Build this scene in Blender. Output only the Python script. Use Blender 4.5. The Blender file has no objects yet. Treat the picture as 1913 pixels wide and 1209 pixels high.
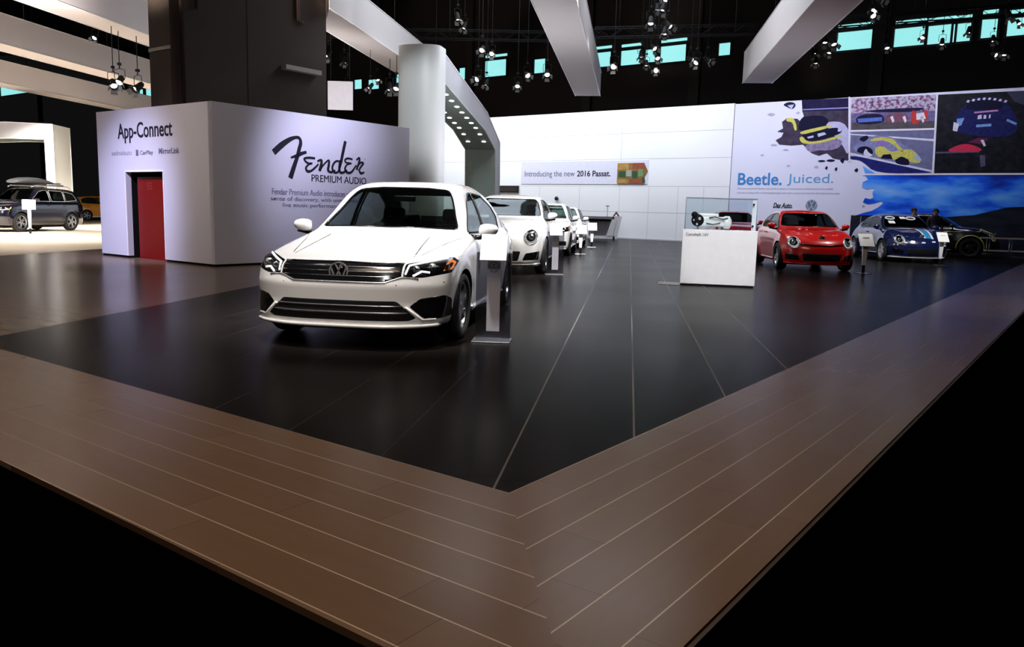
import bpy, bmesh, math, random
import numpy as np
from mathutils import Vector, Matrix
random.seed(7)
C = bpy.context.scene.collection
pi = math.pi
# ------------------------------------------------------------------ camera
F_PX, EYE = 1510.0, 1.30
_p, _r = math.radians(8.0), math.radians(-1.5)
_M = np.array([[1,0,0],[0,0,1],[0,-1,0]], float)
_cp,_sp,_cr,_sr = math.cos(_p),math.sin(_p),math.cos(_r),math.sin(_r)
RM = _M @ np.array([[1,0,0],[0,_cp,_sp],[0,-_sp,_cp]]) @ np.array([[_cr,-_sr,0],[_sr,_cr,0],[0,0,1]])
cam = bpy.data.cameras.new('camera'); camo = bpy.data.objects.new('camera', cam); C.objects.link(camo)
cam.sensor_width = 36.0; cam.lens = 36.0*F_PX/1913.0; cam.clip_end = 300; cam.clip_start = 0.05
m3 = Matrix(((RM[0,0],-RM[0,1],-RM[0,2]),(RM[1,0],-RM[1,1],-RM[1,2]),(RM[2,0],-RM[2,1],-RM[2,2])))
camo.matrix_world = Matrix.Translation((0,0,EYE)) @ m3.to_4x4()
bpy.context.scene.camera = camo
# ------------------------------------------------------------------ world, exposure
sc = bpy.context.scene
sc.view_settings.view_transform = 'Standard'; sc.view_settings.look = 'None'
sc.view_settings.exposure = 0.0; sc.view_settings.gamma = 1.0; sc.view_settings.use_curve_mapping = False
w = bpy.data.worlds.new('hall_air'); sc.world = w; w.use_nodes = True
w.node_tree.nodes['Background'].inputs[0].default_value = (0.8,0.75,0.8,1)
w.node_tree.nodes['Background'].inputs[1].default_value = 0.006
# ------------------------------------------------------------------ lights (the hall's rigged spots, plus added unseen lamps)
def aim(o, tgt):
    d = Vector(tgt)-o.location; o.rotation_euler = d.to_track_quat('-Z','Y').to_euler()
def spot(loc, tgt, power, deg=40, blend=0.6, col=(1,1,1), r=0.12):
    l = bpy.data.lights.new('spot_beam','SPOT'); l.energy = power; l.spot_size = math.radians(deg)
    l.spot_blend = blend; l.color = col; l.shadow_soft_size = r
    o = bpy.data.objects.new('spot_beam', l); C.objects.link(o); o.location = loc; aim(o,tgt); return o
def area(loc, tgt, power, sx, sy, col=(1,1,1), spread=180):
    l = bpy.data.lights.new('wash_light','AREA'); l.energy = power; l.shape='RECTANGLE'; l.size=sx; l.size_y=sy
    l.color = col; l.spread = math.radians(spread)
    o = bpy.data.objects.new('wash_light', l); C.objects.link(o); o.location = loc; aim(o,tgt); return o
WARM=(1,.86,.72); COOL=(.86,.92,1); LAV=(.80,.78,1.0); NEU=(1,.97,.95)
# key spots on the front car
spot((-1.9,6.4,8.6),(-1.5,8.9,1.0),4600,33,.7,NEU,.25)
spot((-1.2,-1.5,7.5),(-1.5,8.0,.7),700,20,.8,NEU,.25)
spot((3.0,10.0,8.6),(-.6,10.0,.8),4200,34,.7,NEU,.25)
spot((-5.0,9.0,8.6),(-1.5,10.0,1.0),2200,36,.7,NEU,.25)
# spots on the other white cars
spot((.6,12.5,8.6),(-.1,16.8,.8),6500,30,.7,NEU,.2)
spot((3.6,17.5,8.6),(.4,18.,.7),5000,34,.7,NEU,.2)
spot((2.0,17,8.6),(1.0,24.5,.8),8000,30,.7,NEU,.2)
spot((3.4,23,8.6),(1.8,29.5,.8),8000,30,.7,NEU,.2)
# red cars, blue rally car, case
spot((6.5,12.5,8.6),(7.4,20.5,.8),4600,28,.6,NEU,.2)
spot((10.5,18,8.6),(7.6,21.5,.8),1800,34,.7,NEU,.2)
spot((8.0,22,8.6),(8.2,30,.8),7000,28,.6,NEU,.2)
spot((12,17.5,8.6),(12.4,26.,.8),4200,26,.6,NEU,.2)
spot((3.4,9.8,8.6),(3.9,15.0,.7),2500,24,.7,NEU,.2)
spot((3.2,4.0,7.0),(3.9,15.0,.75),3700,11,.7,(.95,.96,1),.2)
# wall wash
WALL_O = (5.1,41.3); WALL_A = 126.4
_wd = (math.sin(math.radians(WALL_A)), math.cos(math.radians(WALL_A))); _wn = (_wd[1], -_wd[0])
for t,p,c in ((-12,215,COOL),(-7,215,COOL),(-2,200,COOL),(3,170,COOL),(8.5,160,LAV),(14,110,LAV)):
    bx_,by_ = WALL_O[0]+_wd[0]*t+_wn[0]*4.5, WALL_O[1]+_wd[1]*t+_wn[1]*4.5
    area((bx_,by_,9.0),(bx_-_wn[0]*4.5,by_-_wn[1]*4.5,3.2),p,4.0,.6,c,110)
# corner room faces
spot((-10.5,11.0,8.4),(-8.7,18.0,1.0),7500,27,1.0,(.68,.68,1),.4)
spot((-9.5,11.0,8.4),(-7.2,17.2,1.6),1300,34,1.0,WARM,.4)
spot((0.5,13.0,8.6),(-4.0,18.8,1.6),9000,30,1.0,(.74,.74,1),.4)
spot((-2.7,12.5,8.4),(-2.75,22.7,4.0),2600,17,.8,(.92,.97,1),.25)
spot((-11.6,12.2,5.9),(-7.9,18.2,6.6),13000,20,.8,WARM,.3)  # unseen lamp added to brighten the column's left face
# floor
area((1.5,24,10.5),(3.0,27,0),1100,8,6,COOL)
area((-2.0,2.0,10.5),(-1,3,0),560,6,5,(1,.78,.58))
spot((-8.5,5.5,9.5),(-7.2,8.2,0),420,36,1.0,NEU,.4)
spot((9.0,10.0,9.5),(7.4,13.0,0),520,30,1.0,NEU,.4)
# beams: unseen uplights and side spots added to brighten them; then neighbour stand
spot((-9.5,20.5,3.4),(-15,19,6.6),1700,120,1.0,(1,.9,.86),.5)
spot((-8.5,7.5,6.0),(-15.5,17,6.8),3200,70,.9,(1,.92,.88),.4)
spot((-16.0,9.5,5.2),(-20.5,22,6.7),3600,90,.9,(1,.92,.88),.4)
spot((-20,9,.3),(-17.5,22,6.4),11000,80,1.0,(1,.9,.86),.5)
spot((-5.2,23.5,3.2),(-7.4,26,6.2),420,140,1.0,(1,.96,.94),.4)
spot((.2,22.3,.3),(-1,23,6.3),850,110,1.0,(.95,.94,1),.4)
spot((7.4,24.3,.3),(6.4,24,6.3),300,110,1.0,(.94,.94,1),.4)
for x_,y_,e_p in ((-15,26,3600),(-19.5,27,4000),(-16,37,4500),(-21,36,4500),(-14.2,20.5,900),(-17,20,1500)): spot((x_,y_,5.3),(x_-.4,y_+1.5,0),e_p,120,.9,(1,.92,.82),.3)
spot((1.5,26.5,7.5),(-2.6,23.,4),700,40,.8,COOL,.3)
# ------------------------------------------------------------------ helpers
def ray(x,y): return RM @ np.array([x-956.5, y-604.5, F_PX])
def G(x,y,z=0.0):
    r = ray(x,y); t=(z-EYE)/r[2]; return Vector((r[0]*t, r[1]*t, z))
def atY(x,y,Y):
    r = ray(x,y); t=Y/r[1]; return Vector((r[0]*t, Y, EYE+r[2]*t))
def nodes(m): return m.node_tree.nodes, m.node_tree.links
MATS={}
def mat(name, col, rough=.5, metal=0, emis=None, es=0, coat=0, alpha=1, trans=0, spec=.5, bump=None, var=None):
    if name in MATS: return MATS[name]
    m = bpy.data.materials.new(name); m.use_nodes=True; n,l = nodes(m); b = n['Principled BSDF']
    b.inputs['Base Color'].default_value=(*col,1); b.inputs['Roughness'].default_value=rough; b.inputs['Metallic'].default_value=metal
    b.inputs['Coat Weight'].default_value=coat; b.inputs['Alpha'].default_value=alpha; b.inputs['Transmission Weight'].default_value=trans
    b.inputs['Specular IOR Level'].default_value=spec; b.inputs['Coat Roughness'].default_value=.03
    if emis: b.inputs['Emission Color'].default_value=(*emis,1); b.inputs['Emission Strength'].default_value=es
    tc = n.new('ShaderNodeTexCoord'); nz=n.new('ShaderNodeTexNoise'); l.new(tc.outputs['Object'],nz.inputs['Vector'])
    nz.inputs['Scale'].default_value=(var or (6,.06))[0]; amp=(var or (6,.06))[1]
    mx = n.new('ShaderNodeMix'); mx.data_type='RGBA'; mx.inputs[6].default_value=(*[c*(1-amp) for c in col],1); mx.inputs[7].default_value=(*[min(1,c*(1+amp)) for c in col],1)
    l.new(nz.outputs['Fac'],mx.inputs[0]); l.new(mx.outputs[2],b.inputs['Base Color'])
    if bump:
        bp=n.new('ShaderNodeBump'); bp.inputs['Strength'].default_value=bump[1]; bp.inputs['Distance'].default_value=.01
        n2=n.new('ShaderNodeTexNoise'); n2.inputs['Scale'].default_value=bump[0]; l.new(tc.outputs['Object'],n2.inputs['Vector']); l.new(n2.outputs['Fac'],bp.inputs['Height']); l.new(bp.outputs['Normal'],b.inputs['Normal'])
    MATS[name]=m; return m
def glassmat(name, tint, mixf, rough=.0):
    """thin pane: tinted see-through plus mirror gloss"""
    if name in MATS: return MATS[name]
    m=bpy.data.materials.new(name); m.use_nodes=True; n,l=nodes(m); n.clear()
    o=n.new('ShaderNodeOutputMaterial'); t=n.new('ShaderNodeBsdfTransparent'); t.inputs[0].default_value=(*tint,1)
    g=n.new('ShaderNodeBsdfGlossy'); g.inputs['Roughness'].default_value=rough; g.inputs[0].default_value=(.9,.95,1,1)
    mx=n.new('ShaderNodeMixShader'); lw=n.new('ShaderNodeLayerWeight'); fr=n.new('ShaderNodeMath'); fr.operation='POWER'; fr.inputs[1].default_value=5.0; l.new(lw.outputs['Facing'],fr.inputs[0])
    ma=n.new('ShaderNodeMath'); ma.operation='MULTIPLY_ADD'; ma.inputs[1].default_value=.45; ma.inputs[2].default_value=mixf+.012
    l.new(fr.outputs[0],ma.inputs[0]); l.new(ma.outputs[0],mx.inputs[0]); l.new(t.outputs[0],mx.inputs[1]); l.new(g.outputs[0],mx.inputs[2]); l.new(mx.outputs[0],o.inputs[0])
    MATS[name]=m; return m
def rampmat(name, stops, scale=(1,1,1), rough=.5, detail=3, kind='noise', nscale=3, grad=None):
    """procedural print: a noise run through a colour ramp, object coordinates in metres"""
    m=bpy.data.materials.new(name); m.use_nodes=True; n,l=nodes(m); b=n['Principled BSDF']; b.inputs['Roughness'].default_value=rough
    b.inputs['Specular IOR Level'].default_value=.15
    tc=n.new('ShaderNodeTexCoord'); mp=n.new('ShaderNodeMapping'); mp.inputs['Scale'].default_value=scale; l.new(tc.outputs['Object'],mp.inputs[0])
    t=n.new('ShaderNodeTexNoise' if kind=='noise' else 'ShaderNodeTexVoronoi'); t.inputs['Scale'].default_value=nscale
    if kind=='noise': t.inputs['Detail'].default_value=detail
    l.new(mp.outputs[0],t.inputs['Vector'])
    r=n.new('ShaderNodeValToRGB'); e=r.color_ramp.elements
    while len(e)<len(stops): e.new(.5)
    for i,(p,c) in enumerate(stops): e[i].position=p; e[i].color=(*c,1)
    l.new(t.outputs['Fac' if kind=='noise' else 'Color'],r.inputs[0]); l.new(r.outputs[0],b.inputs['Base Color']); return m
def tag(o,label=None,cat=None,group=None,kind=None):
    if label: o['label']=label
    if cat: o['category']=cat
    if group: o['group']=group
    if kind: o['kind']=kind
    return o
def obj(name, bm, m=None, parent=None, smooth=False, loc=None, rotz=None):
    if isinstance(bm,bmesh.types.BMesh):
        me=bpy.data.meshes.new(name); bm.normal_update(); bm.to_mesh(me); bm.free()
    else: me=bm
    if m is not None:
        for k in (m if isinstance(m,(list,tuple)) else [m]): me.materials.append(k)
    if smooth:
        for p in me.polygons: p.use_smooth=True
        if smooth!=True:
            try: me.set_sharp_from_angle(angle=math.radians(smooth))
            except Exception: pass
    o=bpy.data.objects.new(name,me); C.objects.link(o)
    if parent is not None: o.parent=parent
    if loc is not None: o.location=loc
    if rotz is not None: o.rotation_euler=(0,0,rotz)
    return o
def empty(name,loc,rotz=0,label=None,cat=None,group=None):
    o=bpy.data.objects.new(name,None); C.objects.link(o); o.location=loc; o.rotation_euler=(0,0,rotz); o.empty_display_size=.2
    return tag(o,label,cat,group)
def NB(): return bmesh.new()
def box(bm,x0,x1,y0,y1,z0,z1,mi=0,M=None,bev=0):
    vs=[bm.verts.new((x,y,z)) for x in(x0,x1) for y in(y0,y1) for z in(z0,z1)]
    if M is not None:
        for v in vs: v.co=M@v.co
    fs=[]
    for q in((0,1,3,2),(4,6,7,5),(0,4,5,1),(2,3,7,6),(0,2,6,4),(1,5,7,3)):
        f=bm.faces.new([vs[i] for i in q]); f.material_index=mi; fs.append(f)
    if bev:
        r=bmesh.ops.bevel(bm,geom=list({e for f in fs for e in f.edges}),offset=bev,segments=2,profile=.5,affect='EDGES')
        for f in r['faces']: f.material_index=mi
    return bm
def prism(bm,pts,axis_pts,mi=0):
    """pts: list of 3D points (bottom loop); axis_pts: translation vector"""
    a=[bm.verts.new(p) for p in pts]; b=[bm.verts.new(Vector(p)+Vector(axis_pts)) for p in pts]; n=len(pts)
    fs=[bm.faces.new(a),bm.faces.new(b[::-1])]
    for i in range(n): fs.append(bm.faces.new((a[i],b[i],b[(i+1)%n],a[(i+1)%n])))
    for f in fs: f.material_index=mi
    bmesh.ops.recalc_face_normals(bm,faces=fs)
    return bm
def tube(bm,pts,r,n=8,mi=0,closed=False,caps=True):
    pts=[Vector(p) for p in pts]; N=len(pts); rings=[]; up=None
    rr=r if isinstance(r,(list,tuple)) else [r]*N
    for i,p in enumerate(pts):
        if closed: t=(pts[(i+1)%N]-pts[i-1])
        else: t=(pts[min(i+1,N-1)]-pts[max(i-1,0)])
        if t.length<1e-9: t=Vector((0,0,1))
        t.normalize()
        if up is None:
            up=Vector((0,0,1)) if abs(t.z)<.9 else Vector((1,0,0))
        a=t.cross(up)
        if a.length<1e-6: a=t.orthogonal()
        a.normalize(); b=a.cross(t).normalized(); up=b
        rings.append([bm.verts.new(p+(a*math.cos(2*pi*k/n)+b*math.sin(2*pi*k/n))*rr[i]) for k in range(n)])
    for i in range(N if closed else N-1):
        A,B=rings[i],rings[(i+1)%N]
        for k in range(n):
            f=bm.faces.new((A[k],A[(k+1)%n],B[(k+1)%n],B[k])); f.material_index=mi; f.smooth=True
    if caps and not closed:
        for R_ in(rings[0][::-1],rings[-1]):
            f=bm.faces.new(R_); f.material_index=mi
    return bm
def lathe(bm,prof,axis='z',n=32,mi=0,M=None):
    """prof: (radius, height) list, revolved about the axis"""
    rings=[]
    for r_,h in prof:
        ring=[]
        for k in range(n):
            a=2*pi*k/n; c,s=r_*math.cos(a),r_*math.sin(a)
            p={'z':(c,s,h),'y':(c,h,s),'x':(h,c,s)}[axis]
            v=bm.verts.new(p)
            if M is not None: v.co=M@v.co
            ring.append(v)
        rings.append(ring)
    for A,B in zip(rings,rings[1:]):
        for k in range(n):
            try:
                f=bm.faces.new((A[k],A[(k+1)%n],B[(k+1)%n],B[k])); f.material_index=mi; f.smooth=True
            except ValueError: pass
    return bm
def ball(bm,c,r,sx=1,sy=1,sz=1,seg=16,mi=0):
    d=bmesh.ops.create_uvsphere(bm,u_segments=seg,v_segments=seg//2,radius=r)
    for v in d['verts']: v.co=Vector((v.co.x*sx,v.co.y*sy,v.co.z*sz))+Vector(c)
    for v in d['verts']:
        for f in v.link_faces: f.material_index=mi; f.smooth=True
    return bm
class Plane:
    """a vertical printed face: o=(x,y) origin, a=bearing of its right-hand direction"""
    def __init__(s,o,a):
        s.o=o; a=math.radians(a); s.d=(math.sin(a),math.cos(a)); s.n=(s.d[1],-s.d[0])   # n looks towards the viewer
        s.mw=Matrix(((s.d[0],s.n[0],0,o[0]),(s.d[1],s.n[1],0,o[1]),(0,0,1,0),(0,0,0,1)))  # local: x right, y out, z up
    def loc(s,x,y):
        r=ray(x,y); dn=r[0]*s.n[0]+r[1]*s.n[1]; t=(s.o[0]*s.n[0]+s.o[1]*s.n[1])/dn
        X,Y=r[0]*t,r[1]*t; return ((X-s.o[0])*s.d[0]+(Y-s.o[1])*s.d[1], EYE+r[2]*t)
def mwobj(name,bm,m,pl,parent=None,off=0):
    """object whose local frame is the plane's (x right, y out of the face, z up)"""
    o=obj(name,bm,m,parent)
    if parent is None: o.matrix_world=pl.mw@Matrix.Translation((0,off,0))
    else: o.location=(0,off,0)
    return o
def text_mesh(s, bold=0.0, extr=.004, shear=0):
    cu=bpy.data.curves.new('t','FONT'); cu.body=s; cu.size=1; cu.extrude=extr; cu.offset=bold; cu.shear=shear; cu.resolution_u=3
    t=bpy.data.objects.new('t',cu); C.objects.link(t); dg=bpy.context.evaluated_depsgraph_get()
    me=bpy.data.meshes.new_from_object(t.evaluated_get(dg)); bpy.data.objects.remove(t); bpy.data.curves.remove(cu); return me
def lettering(s,m,parent,x0,x1,z0,z1,y=.004,bold=0,name='lettering',shear=0,th=.006):
    """flat letters fitted in local x0..x1, z0..z1, facing +y... the face's outward side"""
    me=text_mesh(s,bold,.5,shear); co=np.zeros(len(me.vertices)*3); me.vertices.foreach_get('co',co); co=co.reshape(-1,3)
    mn,mx=co.min(0),co.max(0)
    out=np.empty_like(co); out[:,0]=x0+(co[:,0]-mn[0])/(mx[0]-mn[0])*(x1-x0); out[:,2]=z0+(co[:,1]-mn[1])/(mx[1]-mn[1])*(z1-z0); out[:,1]=y+co[:,2]*th
    me.vertices.foreach_set('co',out.ravel()); me.update(); me.materials.clear()
    return obj(name,me,m,parent)
def flat(bm,pts,y,mi=0,th=0):
    """polygon in local x,z at height y off the face"""
    vs=[bm.verts.new((p[0],y,p[1])) for p in pts]
    f=bm.faces.new(vs); f.material_index=mi
    f.normal_update()
    if f.normal.y<0: f.normal_flip()
    return f
def stroke(bm,pts,wd,y,mi=0,sm=6):
    """brush stroke of varying width along a spline in local x,z"""
    P=np.array(pts,float); W=np.array(wd if isinstance(wd,(list,tuple)) else [wd]*len(pts),float); n=len(P)
    T=[];Q=[]
    for i in range(n-1):
        p0,p1,p2,p3=P[max(i-1,0)],P[i],P[i+1],P[min(i+2,n-1)]
        for k in range(sm):
            t=k/sm; T.append(.5*((2*p1)+(-p0+p2)*t+(2*p0-5*p1+4*p2-p3)*t*t+(-p0+3*p1-3*p2+p3)*t**3)); Q.append(W[i]*(1-t)+W[i+1]*t)
    T.append(P[-1]);Q.append(W[-1]); T=np.array(T); L=[];Rr=[]
    for i in range(len(T)):
        d=T[min(i+1,len(T)-1)]-T[max(i-1,0)]; d=d/(np.linalg.norm(d)+1e-9); nn=np.array([-d[1],d[0]])
        L.append(bm.verts.new((T[i][0]+nn[0]*Q[i]/2,y,T[i][1]+nn[1]*Q[i]/2))); Rr.append(bm.verts.new((T[i][0]-nn[0]*Q[i]/2,y,T[i][1]-nn[1]*Q[i]/2)))
    for i in range(len(T)-1):
        f=bm.faces.new((L[i],L[i+1],Rr[i+1],Rr[i])); f.material_index=mi
def emblem(bm,c,r,y=.0,mi=0,w=.13):
    """round badge: ring with a V over a W, in local x,z"""
    n=28
    for k in range(n):
        a,b=2*pi*k/n,2*pi*(k+1)/n
        pts=[(c[0]+q*math.cos(t),c[1]+q*math.sin(t)) for q,t in((r,a),(r,b),(r*(1-w),b),(r*(1-w),a))]; flat(bm,pts,y,mi)
    def s(p,q):
        stroke(bm,[(c[0]+p[0]*r,c[1]+p[1]*r),(c[0]+q[0]*r,c[1]+q[1]*r)],r*w*1.1,y,mi,1)
    s((-.36,.84),(0,.12));s((.36,.84),(0,.12))
    s((-.80,.40),(-.36,-.78));s((-.36,-.78),(0,0));s((0,0),(.36,-.78));s((.36,-.78),(.80,.40))
ROW=8.0; rowv=Vector((math.sin(math.radians(ROW)),math.cos(math.radians(ROW)),0)); rowx=Vector((rowv.y,-rowv.x,0))
FR=36.4; frv=Vector((math.sin(math.radians(FR)),math.cos(math.radians(FR)),0)); flv=Vector((-frv.y,frv.x,0))
# ------------------------------------------------------------------ materials
M_blackfloor=mat('black_aisle_carpet',(.0006,.0006,.0007),1.0,spec=.0)
def plankmat(name,c1,c2,line,width,length,rough,linew,lstr,offs=0.0,grain=.55,spc=.14,fade=None):
    m=bpy.data.materials.new(name); m.use_nodes=True; n,l=nodes(m); b=n['Principled BSDF']
    tc=n.new('ShaderNodeTexCoord'); sp=n.new('ShaderNodeSeparateXYZ'); l.new(tc.outputs['Object'],sp.inputs[0])
    def math_(op,a,b_=None,c=None):
        q=n.new('ShaderNodeMath'); q.operation=op
        for i,v in enumerate((a,b_,c)):
            if v is None: continue
            if isinstance(v,(int,float)): q.inputs[i].default_value=v
            else: l.new(v,q.inputs[i])
        return q.outputs[0]
    u=math_('DIVIDE',math_('ADD',sp.outputs['Y'],offs),width); cell=math_('FLOOR',u); fr=math_('FRACT',u)
    e=math_('MINIMUM',fr,math_('SUBTRACT',1.0,fr)); ln=math_('LESS_THAN',e,linew/width)
    wn=n.new('ShaderNodeTexWhiteNoise'); wn.noise_dimensions='1D'; l.new(cell,wn.inputs['W'])
    v=math_('ADD',math_('DIVIDE',sp.outputs['X'],length),math_('MULTIPLY',wn.outputs['Value'],5.0)); vf=math_('FRACT',v)
    ve=math_('MINIMUM',vf,math_('SUBTRACT',1.0,vf)); l2=math_('LESS_THAN',ve,.003/length)
    w2=n.new('ShaderNodeTexWhiteNoise'); w2.noise_dimensions='2D'; cb=n.new('ShaderNodeCombineXYZ'); l.new(cell,cb.inputs[0]); l.new(math_('FLOOR',v),cb.inputs[1]); l.new(cb.outputs[0],w2.inputs['Vector'])
    mp=n.new('ShaderNodeMapping'); mp.inputs['Scale'].default_value=(.4,3,1); l.new(tc.outputs['Object'],mp.inputs[0])
    nz=n.new('ShaderNodeTexNoise'); nz.inputs['Scale'].default_value=5; nz.inputs['Detail'].default_value=5; l.new(mp.outputs[0],nz.inputs['Vector'])
    fac=math_('ADD',math_('MULTIPLY',w2.outputs['Value'],.45),math_('MULTIPLY',nz.outputs['Fac'],grain))
    mx=n.new('ShaderNodeMix'); mx.data_type='RGBA'; mx.inputs[6].default_value=(*c1,1); mx.inputs[7].default_value=(*c2,1); l.new(fac,mx.inputs[0])
    bn=n.new('ShaderNodeTexNoise'); bn.inputs['Scale'].default_value=.55; l.new(tc.outputs['Object'],bn.inputs['Vector'])
    if fade=='x': fd=math_('MAXIMUM',math_('MINIMUM',math_('SUBTRACT',1.5,math_('MULTIPLY',math_('ABSOLUTE',sp.outputs['X']),.45)),1.0),.06)  # groove glint painted as pale lines, fading away from the near corner
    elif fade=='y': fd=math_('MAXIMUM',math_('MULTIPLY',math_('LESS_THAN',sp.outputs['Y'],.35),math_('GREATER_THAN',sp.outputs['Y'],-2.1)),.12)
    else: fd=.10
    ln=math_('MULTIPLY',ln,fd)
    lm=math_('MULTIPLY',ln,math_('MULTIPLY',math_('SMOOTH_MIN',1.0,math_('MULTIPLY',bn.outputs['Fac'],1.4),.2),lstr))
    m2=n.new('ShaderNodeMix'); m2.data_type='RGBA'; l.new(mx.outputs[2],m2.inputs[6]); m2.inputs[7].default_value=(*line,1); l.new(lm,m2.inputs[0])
    m3_=n.new('ShaderNodeMix'); m3_.data_type='RGBA'; l.new(m2.outputs[2],m3_.inputs[6]); m3_.inputs[7].default_value=(*[c*.55 for c in c1],1); l.new(math_('MULTIPLY',l2,.6),m3_.inputs[0])
    l.new(m3_.outputs[2],b.inputs['Base Color']); b.inputs['Roughness'].default_value=rough
    rr=math_('MULTIPLY_ADD',bn.outputs['Fac'],.06,rough-.03); l.new(rr,b.inputs['Roughness']); b.inputs['Specular IOR Level'].default_value=spc
    return m
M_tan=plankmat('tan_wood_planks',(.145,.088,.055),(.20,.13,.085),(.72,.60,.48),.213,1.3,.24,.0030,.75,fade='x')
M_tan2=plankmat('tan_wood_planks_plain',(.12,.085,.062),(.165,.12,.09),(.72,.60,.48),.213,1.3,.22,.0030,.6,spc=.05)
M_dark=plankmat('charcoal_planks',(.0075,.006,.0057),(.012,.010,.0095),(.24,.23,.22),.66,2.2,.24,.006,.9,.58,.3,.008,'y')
M_cream=mat('cream_neighbour_floor',(.72,.62,.50),.35,var=(1.5,.15))
M_white=mat('white_panel',(.80,.80,.82),.5)
M_lav=mat('white_matt_panel',(.64,.63,.74),.55,var=(.7,.04))
M_black=mat('matt_black',(.004,.004,.005),.7,spec=.2)
M_blk2=mat('black_metal',(.010,.010,.012),.4,.3)
M_ink=mat('dark_ink',(.008,.008,.02),.5)
M_chrome=mat('chrome',(.78,.79,.80),.22,.75)
M_alu=mat('brushed_aluminium',(.55,.56,.58),.3,1.0)
M_rub=mat('tyre_rubber',(.008,.008,.009),.75,bump=(80,.3))
M_beam=mat('white_beam_fabric',(.64,.59,.59),.6,var=(.5,.05))
M_cyan=mat('daylit_glass',(.3,.6,.6),.3,emis=(.33,.86,.86),es=.95)
M_lens=mat('lit_lens',(1,1,1),.3,emis=(1,.98,.95),es=8)
M_conc=mat('concrete',(.050,.036,.028),.85,var=(1.2,.25),bump=(30,.4))
M_red=mat('red_panel',(.17,.001,.002),.4)
# ------------------------------------------------------------------ floors
def frame_obj(name,pts,m,ang,z0,z1,kind='structure'):
    """slab whose local x runs along bearing ang (so planks follow it)"""
    a=math.radians(ang); X=Vector((math.sin(a),math.cos(a),0)); Y=Vector((-X.y,X.x,0)); o=Vector((pts[0][0],pts[0][1],0))
    loc=[((Vector((p[0],p[1],0))-o).dot(X),(Vector((p[0],p[1],0))-o).dot(Y)) for p in pts]
    bm=NB(); prism(bm,[(p[0],p[1],z0) for p in loc],(0,0,z1-z0))
    ob=obj(name,bm,m); ob.location=o; ob.rotation_euler=(0,0,math.atan2(X.y,X.x)); return tag(ob,kind=kind)
cor=G(951,921); cL=G(0,629)
left=cor+flv*((cL-cor).dot(flv))            # along the front edge
# left corner of the charcoal floor: where the row line meets the front edge
p=G(484,533); A=np.array([[flv.x,-rowv.x],[flv.y,-rowv.y]]); b_=np.array([p.x-cor.x,p.y-cor.y]); s_,_=np.linalg.solve(A,b_); cornL=cor+flv*s_
def wallpt(t,off=.05): return Vector((WALL_O[0]+_wd[0]*t+_wn[0]*off, WALL_O[1]+_wd[1]*t+_wn[1]*off,0))
def hit(p,d):   # p + s d meets the display wall
    q=wallpt(0); nn=Vector((_wn[0],_wn[1],0)); return p+d*((q-p).dot(nn)/d.dot(nn))
wl=hit(cornL,rowv); wr=hit(cor,frv) if abs(frv.dot(Vector((_wn[0],_wn[1],0))))>1e-3 else None
R2=G(1904,496); edge=(R2-cor).normalized(); wr=hit(cor,edge)
tag(obj('floor',box(NB(),-70,70,-6,90,-.14,-.03),M_blackfloor),kind='structure')
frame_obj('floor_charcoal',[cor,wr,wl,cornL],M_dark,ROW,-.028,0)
# tan surround, mitred at the near corner
mit=G(1035,1202); md=(mit-cor).normalized(); oL0,oL1=G(130,920),G(723,1207); oR0,oR1=G(1283,1209),G(1893,600)
dL=(oL1-oL0).normalized(); dR=(oR1-oR0).normalized()
def isect(p,d,q,e):
    s,_=np.linalg.solve(np.array([[d.x,-e.x],[d.y,-e.y]]),np.array([q.x-p.x,q.y-p.y])); return p+d*float(s)
cout=isect(cor,md,oL0,dL); cout2=isect(cor,md,oR0,dR); co=(cout+cout2)/2
farR=hit(oR0,dR)
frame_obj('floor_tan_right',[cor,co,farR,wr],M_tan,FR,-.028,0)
ta,tb=G(0,478),G(172,466); 
Ei=isect(cor,flv,ta,rowv); Eo=isect(oL0,dL,ta,rowv)
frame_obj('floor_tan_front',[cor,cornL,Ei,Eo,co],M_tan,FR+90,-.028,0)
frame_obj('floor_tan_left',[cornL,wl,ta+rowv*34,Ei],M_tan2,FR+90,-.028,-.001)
frame_obj('floor_neighbour',[Ei-rowx*.01+rowv*4,ta+rowv*34-rowx*.01,ta+rowv*34-rowx*26,Ei+rowv*4-rowx*26],M_cream,ROW,-.028,.002)
# thin bright edge strip along the right side of the platform
e=(farR-co).normalized(); nrm=Vector((e.y,-e.x,0)); bm=NB()
prism(bm,[co+nrm*.003+Vector((0,0,-.029)),co+nrm*.02+Vector((0,0,-.029)),farR+nrm*.02+Vector((0,0,-.029)),farR+nrm*.003+Vector((0,0,-.029))],(0,0,.022))
tag(obj('trim_1',bm,mat('bronze_edge',(.10,.06,.035),.4,.6)),kind='structure')
# ------------------------------------------------------------------ hall shell
M_hall=mat('dark_hall_wall',(.010,.006,.005),.8,var=(.2,.4)); M_ceil=mat('black_ceiling',(.002,.002,.002),.9)
M_maroon=mat('maroon_drape',(.020,.002,.002),.9,var=(.4,.6))
hw=Plane((WALL_O[0]+_wd[0]*0-_wn[0]*14, WALL_O[1]-_wn[1]*14), WALL_A)   # hall's rear wall behind the display wall
lwt={}
def hallwall(name,pl,x0,x1,m=M_hall):
    o=mwobj(name,box(NB(),x0,x1,-.4,0,-.1,18),m,pl); tag(o,kind='structure'); return o
hallwall('wall_rear',hw,-75,42)
tag(obj('ceiling',box(NB(),-70,70,-6,100,18,18.3),M_ceil),kind='structure')
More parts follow.
